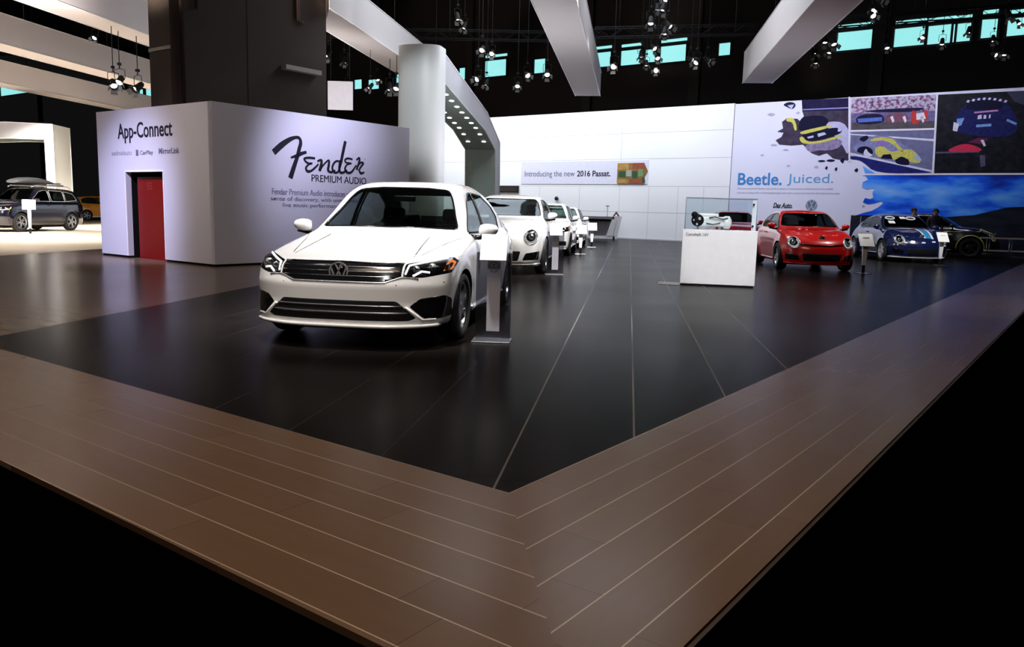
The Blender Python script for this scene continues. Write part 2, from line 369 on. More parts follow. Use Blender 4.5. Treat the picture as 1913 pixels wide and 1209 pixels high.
# steel pilasters on the rear wall
for i,px in enumerate((1637,1300,1100,75,880)):
    t,_=hw.loc(px,150); o=mwobj('wall_pilaster',box(NB(),t-.35,t+.35,.02,.35,-.1,17.9),mat('dark_steel',(.014,.009,.007),.7),hw); tag(o,kind='structure')
# high windows
wins=[(1566,1634,62,90),(1673,1728,55,84),(1734,1782,50,80),(1783,1812,46,77),(1836,1862,36,70),(1884,1913,36,66),(1236,1282,88,114),(1162,1198,96,120),(1112,1142,100,124),(1305,1312,84,110),(1345,1365,82,103),(1452,1476,78,95),(908,947,115,141),(922,930,60,60),(860,876,128,148),(1000,1020,112,136),(690,710,150,166),(742,758,140,158),(664,678,150,166),(262,270,168,190),(274,286,166,190),(2,60,160,172),(1208,1226,94,116)]
k=0
for (x0,x1,y0,y1) in wins:
    if y1-y0<4: continue
    k+=1; a,za=hw.loc(x0,y0); b,zb=hw.loc(x1,y1); bm=NB(); box(bm,a,b,.02,.06,zb,za)
    o=mwobj('window_%d'%k,bm,M_cyan,hw); tag(o,kind='structure')
    bm=NB(); 
    for q in ((a-.12,a,zb-.1,za+.1),(b,b+.12,zb-.1,za+.1),(a,b,zb-.12,zb),(a,b,za,za+.12)): box(bm,q[0],q[1],.02,.16,q[2],q[3])
    obj('window_frame',bm,M_blk2,o)
    if x1-x0>20:
        bm=NB(); box(bm,a,b,.03,.07,za+.25,za+.42); obj('window_pane',bm,M_cyan,o)
# ------------------------------------------------------------------ display wall with prints
WP=Plane((WALL_O[0],WALL_O[1]),WALL_A); ZT=6.36
tL=WP.loc(826,300)[0]; tR=19.5; tS=WP.loc(1366,300)[0]
M_wall=mat('glossy_white_wall',(.86,.87,.90),.35,var=(.4,.02)); M_seam=mat('panel_seam_grey',(.42,.44,.48),.5)
bm=NB(); box(bm,tL,tS,-.3,0,0,ZT); dw=mwobj('wall_display',bm,M_wall,WP); tag(dw,kind='structure')
bm=NB()
for z in (1.35,2.62,3.95,5.2): box(bm,tL,tS,.001,.004,z-.008,z+.008)
for px in (1010,1085,1160,1215,1270,1318): t=WP.loc(px,300)[0]; box(bm,t-.006,t+.006,.001,.004,0.02,ZT-.1 if px in(1160,) else 2.6)
obj('panel_seams',bm,M_seam,dw)
bm=NB(); box(bm,tL,tS,.001,.02,0,.06); obj('skirting',bm,mat('grey_skirting',(.5,.5,.52),.4),dw)
bm=NB(); box(bm,tS+.03,tR,-.3,0,0,ZT-.04); mw=mwobj('wall_mural',bm,mat('lavender_white_print_wall',(.74,.76,.90),.4,var=(.4,.03)),WP); tag(mw,kind='structure')
bm=NB(); box(bm,tS,tS+.03,-.25,-.03,0,ZT-.05); obj('wall_gap',bm,M_black,mw)
def L(x,y): return WP.loc(x,y)
def P(pts): return [L(*q) for q in pts]
# sign: introducing ...
sg=mwobj('wall_sign',box(NB(),L(975,301)[0],L(1212,300)[0],.002,.03,L(1090,344)[1],L(1090,301)[1]),mat('sign_face',(.70,.70,.84),.4),WP); sg.matrix_world=WP.mw@Matrix.Translation((0,.001,0))
tag(sg,'pale wall sign reading Introducing the new 2016 Passat on the white wall','sign')
x0,x1=L(981,325)[0],L(1141,325)[0]; z1=L(1060,319)[1]; z0=L(1060,330)[1]; zz0=L(1060,333)[1]
xm=x0+(x1-x0)*.60
lettering('Introducing the new',mat('grey_blue_ink',(.10,.10,.18),.5),sg,x0,xm,zz0,z1,.034)
lettering('2016 Passat.',M_ink,sg,xm+.15,x1,z0,z1,.034,.02)
# colour picture on the sign
pa,pz1=L(1155,305); pb,pz0=L(1210,343); bm=NB()
pts=[(pa,pz0),(pb-.22,pz0),(pb-.22,pz0+.25),(pb,(pz0+pz1)/2+.1),(pb-.22,pz1),(pa,pz1)]
prism(bm,[(q[0],.032,q[1]) for q in pts],(0,.03,0)); n_=len(bm.faces)
for f in bm.faces: f.material_index=0
H=pz1-pz0; Wd=pb-pa
for i,(a,b,c,d,mi) in enumerate([(0,.38,.68,1,1),(.5,.9,.7,1,2),(.05,.28,.3,.6,3),(.3,.48,.35,.66,4),(.5,.68,.25,.6,3),(.7,.86,.35,.7,5),(.42,.9,0,.22,2),(0,.35,0,.2,1),(.84,.93,.05,.3,3)]):
    flat(bm,[(pa+Wd*a,pz0+H*c),(pa+Wd*b,pz0+H*c),(pa+Wd*b*.98,pz0+H*d),(pa+Wd*a,pz0+H*d)],.064+.001*i,mi)
pic=mwobj('wall_picture',bm,[mat('picture_brown',(.22,.13,.04),.5,var=(3,.6)),mat('picture_gold',(.42,.24,.06),.5,var=(5,.4)),mat('picture_rust',(.28,.07,.03),.5,var=(5,.4)),mat('picture_dark_green',(.02,.08,.03),.5),mat('picture_grey',(.35,.36,.32),.5),mat('picture_green',(.15,.28,.13),.5)],WP)
tag(pic,'small brown and green arrow-edged picture at the right end of the white wall sign','picture')
# ---- mural prints
# 1 splash print with racing hatchback
bm=NB(); y=.012
def soft(pts):
    for _ in range(2):
        pts=[q for a,b in zip(pts,pts[1:]+pts[:1]) for q in ((a[0]*.75+b[0]*.25,a[1]*.75+b[1]*.25),(a[0]*.25+b[0]*.75,a[1]*.25+b[1]*.75))]
    return pts
def poly(pts,mi,dy=0): flat(bm,P(soft(pts) if len(pts)>=5 and mi else pts),y+dy,mi)
poly([(1498,187),(1588,183),(1586,300),(1572,299),(1556,296),(1545,286),(1530,291),(1516,286),(1506,276),(1500,270),(1478,272),(1456,270),(1449,262),(1460,256),(1464,248),(1452,246),(1463,240),(1461,228),(1470,221),(1490,222),(1494,226),(1502,217),(1499,208)],0)
poly([(1498,187),(1588,183),(1588,206),(1500,208)],1,.001)
poly([(1500,204),(1588,200),(1588,202.5),(1500,206)],5,.002)
poly([(1538,226),(1588,229),(1586,296),(1574,270),(1555,250)],2,.001)          # pale road
poly([(1495,221),(1508,217),(1540,215),(1552,232),(1512,242),(1490,246)],3,.002)  # glasshouse
poly([(1493,246),(1552,233),(1557,236),(1510,250),(1497,251)],4,.003)          # yellow hood edge
poly([(1496,252),(1512,248),(1556,238),(1572,240),(1573,250),(1530,262),(1504,264)],3,.003)
poly([(1500,254),(1507,265),(1530,264),(1572,252),(1574,256),(1532,268),(1500,270),(1492,258)],4,.004)
poly([(1508,256),(1520,253),(1520,257),(1510,259)],6,.005); poly([(1527,250),(1540,247),(1544,251),(1529,256)],6,.005)
poly([(1566,238),(1572,240),(1571,246),(1565,246)],6,.005)
poly([(1468,222),(1482,219),(1488,232),(1489,244),(1484,244),(1481,228),(1470,227)],4,.005)
poly([(1500,268),(1574,257),(1572,275),(1548,282),(1530,280),(1512,286)],7,.002)
poly([(1462,196),(1473,190),(1485,192),(1487,198),(1480,205),(1470,200)],1,.001)   # ink blot
poly([(1471,197),(1484,195),(1479,204)],6,.002)
for (cx_,cy_,a_,b_2) in ((1441,214,7,3),(1491,211,3,2.5),(1446,271,6,2),(1468,280,5,1.6),(1525,312,4,2.4),(1535,301,7,2),(1552,300,8,2.4),(1574,300,3,6),(1562,316,2,4),(1544,314,2,4),(1424,290,3,2),(1473,310,3,2),(1600,318,3,4)):
    poly([(cx_+a_*math.cos(q*pi/5)+b_2*.4*math.sin(q*2.1),cy_-b_2*math.sin(q*pi/5)) for q in range(10)],1 if cx_>1530 else 8,.001)
pm=[mat('print_asphalt_night',(.05,.04,.07),.6,spec=.12,var=(4.4,0.75)),mat('print_navy',(.012,.010,.05),.6,spec=.12,var=(4.4,0.88)),mat('print_pale_road',(.52,.52,.72),.6,spec=.12,var=(4.4,0.23)),mat('print_black_blue',(.006,.006,.03),.6,spec=.12,var=(12,.25)),mat('print_acid_yellow',(.62,.60,.12),.6,spec=.12,var=(13.200000000000001,0.36)),mat('print_lilac',(.30,.28,.62),.6,spec=.12,var=(12,.25)),mat('print_headlamp',(.50,.55,.85),.6,spec=.12,var=(19.8,0.49)),mat('print_dust',(.26,.22,.36),.6,spec=.12,var=(6.6000000000000005,0.75)),mat('print_grey_splash',(.45,.45,.55),.6,spec=.12,var=(12,.25))]
o=mwobj('wall_print',bm,pm,WP); tag(o,'ink-splash print of a black and yellow hatchback on the lavender wall','print')
# 2 start-line print with crowd
M_crowd=rampmat('print_crowd',[(.3,(.03,.02,.06)),(.45,(.30,.16,.26)),(.55,(.6,.55,.72)),(.7,(.14,.22,.26))],(1,1,1),.5,6,'noise',7)
bm=NB(); poly([(1591,184),(1750,177),(1748,240),(1590,243)],0); poly([(1590,212),(1749,207),(1748,240),(1590,243)],1,.001)
poly([(1591,229),(1748,226),(1748,240),(1590,243)],2,.002)
poly([(1597,222),(1610,214),(1640,212),(1652,217),(1652,230),(1604,234)],3,.003); poly([(1602,222),(1648,219),(1648,226),(1604,229)],4,.004)
poly([(1652,218),(1668,210),(1690,210),(1698,218),(1698,228),(1654,230)],5,.003)
poly([(1701,222),(1703,208),(1708,203),(1712,210),(1718,222),(1716,232),(1704,232)],6,.004); poly([(1712,212),(1726,210),(1730,222),(1712,224)],7,.005)
poly([(1724,208),(1733,206),(1734,224),(1727,226)],6,.004)
for cx_ in (1668,1691,1724): poly([(cx_-5,219),(cx_,216),(cx_+3,226),(cx_,230)],7,.005)
poly([(1612,210),(1620,206),(1724,200),(1728,204),(1700,210)],3,.004)
o=mwobj('wall_print',bm,[M_crowd,mat('print_violet_haze',(.16,.14,.30),.6,spec=.12,var=(8.8,0.75)),mat('print_road_grey',(.09,.08,.09),.6,spec=.12,var=(4.4,0.49)),pm[1],mat('print_car_blue',(.10,.18,.55),.6,spec=.12,var=(11.0,0.62)),mat('print_car_rust',(.20,.08,.12),.6,spec=.12,var=(11.0,0.62)),mat('print_car_red',(.55,.05,.04),.6,spec=.12,var=(12,.25)),mat('print_white',(.75,.76,.85),.6,spec=.12,var=(12,.25))],WP)
tag(o,'print of racing cars before a crowd, upper middle of the wall prints','print')
# 3 yellow race car on track
bm=NB(); poly([(1590,248),(1746,243),(1741,318),(1588,286)],0); poly([(1590,250),(1746,260),(1746,264),(1590,252)],1,.001)
poly([(1588,288),(1741,320),(1741,324),(1636,324),(1612,302),(1600,298),(1588,298)],2,.001); poly([(1588,285),(1741,318),(1741,322),(1588,289)],1,.003)
poly([(1592,276),(1606,264),(1622,258),(1640,252),(1668,256),(1690,272),(1712,282),(1724,302),(1708,308),(1640,296),(1600,286)],4,.002)
poly([(1622,262),(1642,256),(1668,258),(1676,268),(1690,284),(1684,286),(1670,270),(1652,262),(1630,264)],3,.003)
poly([(1634,276),(1650,272),(1662,284),(1676,282),(1700,278),(1712,286),(1722,300),(1716,306),(1690,300),(1650,296),(1636,290)],3,.003)
poly([(1600,282),(1606,274),(1620,273),(1630,279),(1632,290),(1604,286)],5,.004); poly([(1672,306),(1673,295),(1684,290),(1695,294),(1700,304),(1697,310)],5,.004); poly([(1645,296),(1650,289),(1664,288),(1668,298)],5,.004)
poly([(1670,296),(1684,287),(1697,291),(1702,298),(1698,299),(1684,291),(1673,299)],3,.005); poly([(1704,288),(1718,292),(1722,300),(1712,300)],6,.005)
poly([(1606,258),(1620,252),(1624,258),(1614,266),(1606,262)],5,.004); poly([(1636,264),(1650,262),(1660,270),(1640,272)],7,.004); poly([(1612,288),(1618,276),(1622,285),(1632,290),(1620,294)],1,.006)
o=mwobj('wall_print',bm,[mat('print_track_grey_blue',(.16,.17,.30),.6,spec=.12,var=(4.4,0.36)),mat('print_white2',(.7,.72,.85),.6,spec=.12,var=(12,.25)),mat('print_deep_blue',(.015,.02,.16),.6,spec=.12,var=(4.4,0.88)),pm[4],mat('print_car_lilac',(.22,.24,.42),.6,spec=.12,var=(6.6000000000000005,0.62)),pm[3],mat('print_ice_blue',(.35,.5,.6),.6,spec=.12,var=(12,.25)),mat('print_violet',(.28,.18,.5),.6,spec=.12,var=(12,.25))],WP)
tag(o,'print of a yellow racing car on track, lower middle print','print')
# 4 dark rally print
bm=NB(); poly([(1753,177),(1925,169),(1925,325),(1745,325)],0); poly([(1880,171),(1925,169),(1925,200),(1895,190)],9,.001)
poly([(1800,200),(1815,184),(1840,180),(1868,182),(1884,196),(1900,218),(1902,246),(1876,258),(1792,252),(1782,232),(1788,214)],1,.001)
poly([(1804,198),(1818,187),(1864,185),(1876,196),(1872,204),(1806,206)],2,.002)
poly([(1820,209),(1864,205),(1865,208),(1820,212)],3,.003)
for i in range(8): x=1805+i*10; yy=192-6*math.sin(pi*(i+.5)/8); poly([(x,yy),(x+3,yy-4),(x+7,yy-3),(x+5,yy+1)],4,.004)
poly([(1827,216),(1834,214),(1834,222),(1826,223)],4,.004);poly([(1838,215),(1843,215),(1842,222),(1837,222)],4,.004);poly([(1848,214),(1851,214),(1850,221),(1847,221)],4,.004)
poly([(1824,233),(1852,231),(1852,236),(1824,238)],5,.004); poly([(1788,222),(1802,220),(1796,234),(1786,238)],5,.003); poly([(1782,228),(1792,232),(1788,246),(1780,244)],4,.004); poly([(1882,222),(1900,230),(1898,234),(1880,226)],5,.003)
poly([(1768,283),(1782,274),(1802,268),(1822,272),(1838,281),(1820,284),(1790,284)],6,.003); poly([(1808,266),(1826,258),(1846,258),(1838,270)],7,.003)
poly([(1745,284),(1830,282),(1830,285),(1745,287)],8,.002); poly([(1832,262),(1837,261),(1842,272),(1838,274)],4,.004); poly([(1830,290),(1840,290),(1841,310),(1832,312)],8,.003)
o=mwobj('wall_print',bm,[rampmat('print_night_forest',[(.35,(.002,.002,.005)),(.6,(.010,.010,.018)),(.8,(.03,.026,.032))],(1,1,1),.5,6,'noise',4),mat('print_car_night_blue',(.012,.015,.10),.6,spec=.12,var=(8.8,0.88)),pm[3],mat('print_pink',(.6,.25,.5),.6,spec=.12,var=(12,.25)),mat('print_white3',(.7,.7,.85),.6,spec=.12,var=(12,.25)),mat('print_sky_blue',(.20,.35,.75),.6,spec=.12,var=(13.200000000000001,0.49)),mat('print_flag_red',(.62,.03,.08),.6,spec=.12,var=(12,.25)),mat('print_plum',(.12,.02,.07),.6,spec=.12,var=(12,.25)),mat('print_grey_violet',(.10,.09,.16),.6,spec=.12,var=(13.200000000000001,0.62)),mat('print_slate',(.05,.055,.09),.6,spec=.12,var=(12,.25))],WP)
tag(o,'dark print of a jumping blue rally car at the right end','print')
# 5 sky mural
bm=NB(); B=L(1900,490)[1]
sky=[(1612,310),(1640,327),(1925,327),(1925,420),(1600,402),(1612,398),(1628,394),(1640,388),(1650,380),(1646,376),(1634,380),(1622,382),(1612,378),(1616,370),(1626,372),(1636,366),(1640,358),(1632,352),(1618,354),(1610,350),(1612,340),(1622,336),(1618,330)]
skyr=P(sky); skyr[3]=(tR-.02,skyr[3][1]); skyr[2]=(tR-.02,skyr[2][1]); flat(bm,skyr,y,0)
flat(bm,[(L(1590,402)[0],.02),(tR-.02,.02),(tR-.02,L(1925,378)[1]),L(1880,388),L(1820,402),L(1760,406),L(1700,403),L(1640,405),L(1590,402)],y+.001,1)
M_sky=rampmat('print_blue_sky',[(.32,(.008,.03,.30)),(.44,(.008,.11,.85)),(.55,(.07,.34,1.0)),(.70,(.22,.50,1.0)),(.82,(.6,.72,.95))],(.35,1,1.1),.45,5,'noise',1.3)
M_hill=rampmat('print_dark_hills',[(.3,(.004,.005,.012)),(.6,(.014,.018,.03)),(.8,(.03,.03,.05))],(.5,1,2),.5,5,'noise',2)
for (cx_,cy_,rx,ry) in ((1637,362,7,9),(1618,346,7,5),(1641,345,6,4),(1613,385,3,2)):
    flat(bm,P([(cx_+rx*math.cos(q*pi/6),cy_-ry*math.sin(q*pi/6)) for q in range(12)]),y+.002,0 if cy_<380 else 2)
o=mwobj('wall_mural_print',bm,[M_sky,M_hill,pm[8]],WP); tag(o,'large mural of blue cloudy sky over dark hills on the right wall','mural')
# white dividers between prints
bm=NB(); M_div=mat('white_strip',(.8,.8,.9),.5)
for a,b in (((1587,181),(1587,302)),((1751,176),(1743,326)),((1588,245),(1748,241)),((1612,326),(1925,325))):
    stroke(bm,[L(*a),L(*b)],.07,.03,0,1)
obj('strip',bm,M_div,mw)
# writing on the lavender wall
M_blue=mat('blue_ink',(.035,.22,.56),.5); M_blue2=mat('light_blue_ink',(.09,.36,.66),.5)
lettering('Beetle.',M_blue,mw,L(1378,346)[0],L(1460,346)[0],L(1420,346)[1],L(1420,323)[1],.006,.018)
lettering('Juiced.',M_blue2,mw,L(1470,346)[0],L(1556,346)[0],L(1510,347)[1],L(1510,325)[1],.006,.0)
bm=NB()
M_fine=mat('fine_print_grey',(.42,.42,.55),.5)
lettering('The most powerful Beetle ever built is ready to race on any surface around the world',M_fine,mw,L(1377,352)[0],L(1556,352)[0],L(1460,355)[1],L(1460,350.5)[1],.006)
lettering('and now it comes with a turbocharged engine and a sport suspension tuned for the road and the track.',M_fine,mw,L(1377,360)[0],L(1570,360)[0],L(1460,363)[1],L(1460,358.5)[1],.006)
lettering('Das Auto.',M_ink,mw,L(1444,390)[0],L(1480,390)[0],L(1460,389)[1],L(1460,379)[1],.006,.03,shear=.3)
bm.free(); bm=NB(); c=L(1516,384); flat(bm,[(c[0]+.26*math.cos(q*pi/12),c[1]+.26*math.sin(q*pi/12)) for q in range(24)],.003,1); emblem(bm,c,.26,.008,0)
obj('emblem',bm,[mat('emblem_silver',(.45,.52,.62),.4),mat('emblem_slate',(.12,.17,.25),.4)],mw)
# black slim screen over the second car
a,b=WP.loc(921,347),WP.loc(970,360); bm=NB(); box(bm,a[0],b[0],.03,.12,b[1],a[1],0,None,.01)
sb=mwobj('wall_screen',bm,M_blk2,WP); tag(sb,'black slim wall screen just above the second white car','screen')
bm=NB(); box(bm,a[0]+.05,b[0]-.05,.121,.125,b[1]+.05,a[1]-.05); obj('screen_panel',bm,mat('dark_glass_screen',(.01,.01,.012),.1),sb)
c=WP.loc(1042,371); bm=NB(); ball(bm,(c[0],.14,c[1]),.11,1,.8,1); sb=mwobj('wall_camera',bm,M_blk2,WP); tag(sb,'small black dome camera on the white wall above the third car','camera')
bm=NB(); lathe(bm,[(.001,.0),(.05,.0),(.05,.06),(.001,.06)],'y',16,0,Matrix.Translation((c[0],0.0,c[1]))); obj('mount',bm,M_blk2,sb)
# ------------------------------------------------------------------ corner room (App-Connect / guitar audio)
bc=G(402,499); bc=Vector((bc.x,bc.y,0)); HB=3.27
tl=G(175,477); LL=(tl-bc).dot(flv)
LP=Plane((bc.x,bc.y),FR+90)      # left face, local x runs to the right => from left end to corner: x negative
RP=Plane((bc.x,bc.y),FR)         # right face
# right face runs away from the viewer to the right
tR_=RP.loc(765,250)[0]; dl,dt=LP.loc(238,400)[0],LP.loc(270,322)[1]; dr=LP.loc(307,400)[0]; dz=LP.loc(270,321)[1]
room=empty('corner_room',(bc.x,bc.y,0),math.atan2(LP.d[1],LP.d[0]),'white corner room with lettered walls and red doorway beside the charcoal floor','booth')
# local frame of the room: x along the left face (right positive), y to the back
th=.12; LLn=-LL
LPn=LP
room_m=Matrix.Translation(bc)@Matrix.Rotation(math.atan2(LP.d[1],LP.d[0]),4,'Z'); rinv=room_m.inverted()
def rp_(nm,bm,m,pl,par=None):
    o=obj(nm,bm,m,par or room); o.matrix_local=rinv@pl.mw; return o
bm=NB(); box(bm,LLn,dl,-th,0,.05,HB); box(bm,dr,-.004,-th,0,.05,HB); box(bm,dl,dr,-th,0,dz,HB); fl_=rp_('left_wall',bm,M_lav,LP)
bm=NB(); box(bm,0.0,tR_,-th,0,.05,HB); frw=rp_('right_wall',bm,M_lav,RP)
bm=NB(); box(bm,LLn,dl,-th,-.03,0,.05); box(bm,dr,-.02,-th,-.03,0,.05); rp_('left_plinth',bm,M_black,LP)
bm=NB(); box(bm,.02,tR_,-th,-.03,0,.05); rp_('right_plinth',bm,M_black,RP)
bm=NB(); box(bm,LLn,LLn+th,-5.0,-th,0,HB); rp_('side_wall',bm,M_lav,LP)
bm=NB(); box(bm,dl,dr,-.46,-.42,0,dz); rp_('door_back',bm,M_black,LP)
# doorway reveal and red panel
bm=NB(); box(bm,dl-.03,dl,-.42,-th,0,dz); box(bm,dr,dr+.03,-.42,-th,0,dz); box(bm,dl,dr,-.42,-th,dz,dz+.03); rp_('door_reveal',bm,M_black,LP)
ra=LP.loc(246,400)[0]; rz=LP.loc(270,330)[1]
bm=NB(); box(bm,ra,dr-.01,-.20,-.16,0.0,rz); rd=rp_('red_panel',bm,M_red,LP)
bm=NB(); 
for i in range(3):
    for j in range(4): box(bm,ra+.42+j*.05,ra+.45+j*.05,-.158,-.155,rz-.15-i*.06,rz-.12-i*.06)
o=obj('emblem',bm,mat('dull_red',(.24,.03,.02),.5),rd)
bm=NB(); box(bm,dl-.035,dl,.0,.012,0.05,dz+.035); box(bm,dr,dr+.035,0,.012,0.05,dz+.035); box(bm,dl,dr,0,.012,dz,dz+.035); rp_('door_trim',bm,mat('white_edge',(.85,.85,.9),.4),LP)
def RL(s,m,pl,par,x0,x1,y0,y1,bold=0,shear=0,nm='lettering'):
    a,b=pl.loc(x0,(y0+y1)/2),pl.loc(x1,(y0+y1)/2); ym=(x0+x1)/2
    return lettering(s,m,par,a[0],b[0],pl.loc(ym,y1)[1],pl.loc(ym,y0)[1],.004,bold,nm,shear)
RL('App-Connect',M_ink,LP,fl_,220,322,227,266,.012)
M_pur=mat('muted_ink',(.16,.14,.24),.5); M_gry=mat('pale_grey_ink',(.38,.35,.46),.5)
RL('androidauto',M_gry,LP,fl_,209,246,281,290); RL('CarPlay',M_pur,LP,fl_,262,286,281,291); RL('MirrorLink',M_pur,LP,fl_,297,335,276,287,.01)
a=LP.loc(254,280);b=LP.loc(259,291); bm=NB(); flat(bm,[(a[0],b[1]),(b[0],b[1]),(b[0],a[1]),(a[0],a[1])],.006); obj('app_icon',bm,M_pur,fl_)
# script logo, brush strokes traced in pixels on the right face
def Q(x,y): return RP.loc(480+x/6.363,230+y/6.363)
bm=NB(); u=.0; k_=abs(Q(100,300)[0]-Q(0,300)[0])/100
def st(pts,wd): stroke(bm,[Q(*p) for p in pts],[q*k_*1.28 for q in (wd if isinstance(wd,list) else [wd]*len(pts))],.006,0,6)
st([(195,350),(290,262),(380,200),(450,172),(500,178),(518,235),(500,310),(478,400),(445,500),(395,655)],[52,50,38,26,26,34,36,34,40,46])
st([(400,412),(480,385),(530,362),(588,345)],[14,30,30,22])
st([(690,420),(620,412),(560,425),(600,475),(655,480),(615,492),(580,535),(605,575),(655,560),(730,490)],[18,20,18,18,16,16,20,24,20,16])
st([(715,455),(760,440),(765,480),(745,565),(770,520),(830,455),(855,450),(852,500),(845,560),(880,585),(930,560)],[16,22,28,28,18,16,22,26,26,22,14])
st([(990,470),(955,450),(915,475),(895,530),(910,580),(945,590),(975,555),(1000,450),(1025,330),(1050,215)],[14,18,20,22,22,20,18,30,32,32])
st([(990,440),(978,520),(985,580),(1020,590),(1070,560)],[20,24,26,22,16])
st([(1135,432),(1080,420),(1045,440),(1060,470),(1120,480),(1070,495),(1045,545),(1075,590),(1125,580),(1180,500)],[16,18,18,16,14,16,22,24,22,16])
st([(1180,440),(1215,415),(1212,470),(1185,545),(1200,545)],[16,20,26,20,14])
st([(1195,510),(1235,470),(1262,480),(1235,520),(1215,560),(1235,598),(1275,585)],[14,18,22,20,20,24,14])
obj('script_logo',bm,M_ink,frw)
bm=NB(); c=Q(1282,430); emblem(bm,c,.02,.006,0); obj('registered_mark',bm,M_pur,frw)
RL('PREMIUM AUDIO',M_ink,RP,frw,582,684,329,342,.0)
RL('Fender Premium Audio introduces a new',M_pur,RP,frw,508,668,355,366); RL('sense of discovery, with unmatched',M_pur,RP,frw,506,668,369,379); RL('live music performance.',M_pur,RP,frw,528,640,380,390)
# ------------------------------------------------------------------ concrete column
c0=Vector((-7.52,18.05,0)); bm=NB(); cm=Matrix.Translation(c0)@Matrix.Rotation(math.atan2(frv.y,frv.x),4,'Z')
box(bm,0,4.32,0,.83,0,17.95,0,cm); box(bm,1.95,2.0,-.01,.01,0,17.9,0,cm)
col=obj('concrete_column',bm,M_conc); tag(col,kind='structure')
def cj(nm,bm,m): return obj(nm,bm,m,col)
bm=NB(); tube(bm,[cm@Vector((.25,-.06,3.2)),cm@Vector((.25,-.06,17))],.05,8); tube(bm,[cm@Vector((.62,-.05,5.5)),cm@Vector((.62,-.05,17))],.035,8); cj('conduit',bm,mat('rust_brown_pipe',(.035,.014,.010),.6))
bm=NB(); tube(bm,[cm@Vector((3.55,-.05,5.75)),cm@Vector((3.4,-.05,5.78)),cm@Vector((3.4,-.05,17))],.045,8); cj('bent_pipe',bm,MATS['rust_brown_pipe'])
bm=NB(); box(bm,-.03,.0,-.02,.82,4.55,4.62,0,cm) ; box(bm,2.9,4.0,-.2,-.01,4.55,4.66,0,cm); cj('ledge',bm,mat('pale_steel',(.35,.33,.30),.5))
# ------------------------------------------------------------------ suspended beams
BEAMS=[]
def beam(q0,s0,s1,zo=6.2,wdt=1.06,h=.96,lab='',m=M_beam,skew=0):
    q0*=1.175; s0*=1.175; s1*=1.175
    o=rowx*q0+rowv*s0; bm=NB(); prism(bm,[(0,skew,0),(wdt,0,0),(wdt,s1-s0,0),(0,s1-s0,0)],(0,0,h)); BEAMS.append((q0,q0+wdt,s0,s1))
    e_=empty('hanging_beam',(o.x,o.y,zo),math.atan2(rowx.y,rowx.x),lab,'beam','long white beams hung from the hall ceiling')
    obj('beam_body',bm,m,e_)
    bm=NB()
    for xx in (0,wdt): 
        for zz in (0,h): tube(bm,[(xx,0.0 if xx else skew,zz),(xx,s1-s0,zz)],.018,6)
    obj('edge_trim',bm,mat('beam_edge_white',(.80,.77,.77),.5),e_)
    bm=NB()
    for ss in np.arange(1.5,s1-s0,6.0): tube(bm,[(wdt/2,float(ss),h),(wdt/2,float(ss),17.9-zo)],.012,5)
    obj('hanging_cable',bm,M_blk2,e_); return e_
beam(-24.1,8,37.5,lab='lowest and farthest of the white beams at the upper left')
beam(-18.2,6,33,lab='middle of the three white beams at the upper left')
beam(-13.2,5,30,lab='topmost and nearest of the three white beams at the upper left')
beam(-7.45,17.3,29,skew=2.3,lab='white beam between the concrete column and the white arch')
beam(-2.15,9,30.3,lab='white hanging beam at the top centre, ending above the white wall')
beam(3.35,8,27.2,h=1.1,lab='white hanging beam at the top right, ending above the red car')
# ------------------------------------------------------------------ white arches
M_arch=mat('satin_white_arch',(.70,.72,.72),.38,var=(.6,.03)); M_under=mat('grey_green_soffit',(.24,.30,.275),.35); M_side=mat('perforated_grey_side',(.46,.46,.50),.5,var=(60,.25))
def arch(name,loc,ang,W,outer,inner,lights,label,post=True):
    e_=empty(name,loc,ang,label,'arch')
    # local x along the arch path, y across (+y is left), z up
    def loop(pts,y): return [(p[0],y,p[1]) for p in pts]
    bm=NB(); n=len(outer)
    for i in range(n-1):      # one box-like segment per pair so the slab has real thickness
        q=[outer[i],outer[i+1],inner[i+1],inner[i]]
        a=[bm.verts.new((p[0],-W/2,p[1])) for p in q]; b=[bm.verts.new((p[0],W/2,p[1])) for p in q]
        f=bm.faces.new(a);f.material_index=2; f=bm.faces.new(b[::-1]);f.material_index=2
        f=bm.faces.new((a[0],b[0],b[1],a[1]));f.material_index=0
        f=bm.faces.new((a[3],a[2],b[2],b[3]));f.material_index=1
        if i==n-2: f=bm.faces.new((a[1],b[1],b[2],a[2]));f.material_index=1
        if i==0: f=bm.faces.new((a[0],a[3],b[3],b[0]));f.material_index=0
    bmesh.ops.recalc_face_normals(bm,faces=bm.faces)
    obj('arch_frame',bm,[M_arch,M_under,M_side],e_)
    bm=NB()
    for sy in (-1,1):
        for ln in (outer,inner): tube(bm,[(p[0],sy*W/2,p[1]) for p in ln],.022,6)
    obj('edge_trim',bm,mat('bright_white_edge',(.88,.88,.9),.4),e_)
    for (x,y,z,nx,nz) in lights:
        bm=NB(); lathe(bm,[(.001,0),(.06,0),(.075,.01),(.08,0)],'z',14,0); o=obj('downlight',bm,M_lens2,e_); o.location=(x,y,z); o.rotation_euler=(0,math.atan2(nx,nz)+pi,0)
    return e_
M_lens2=mat('soft_lit_lens',(1,1,1),.3,emis=(.95,1,.97),es=1.8)
aang=math.radians(90-11); outer=[(0,0),(0,5.66),(5.9,4.60),(8.05,3.78),(8.25,0)]; inner=[(.45,0),(.45,4.80),(5.55,4.0),(7.3,3.45),(7.5,0)]
lights=[]
for i in range(9):
    x=1.6+i*.62; z=4.80+(4.0-4.80)*(x-.45)/5.1 if x<5.55 else 4.0+(3.45-4.0)*(x-5.55)/1.75
    for y_ in (-.30,.28): lights.append((x,y_,z-.012,-.18,-1))
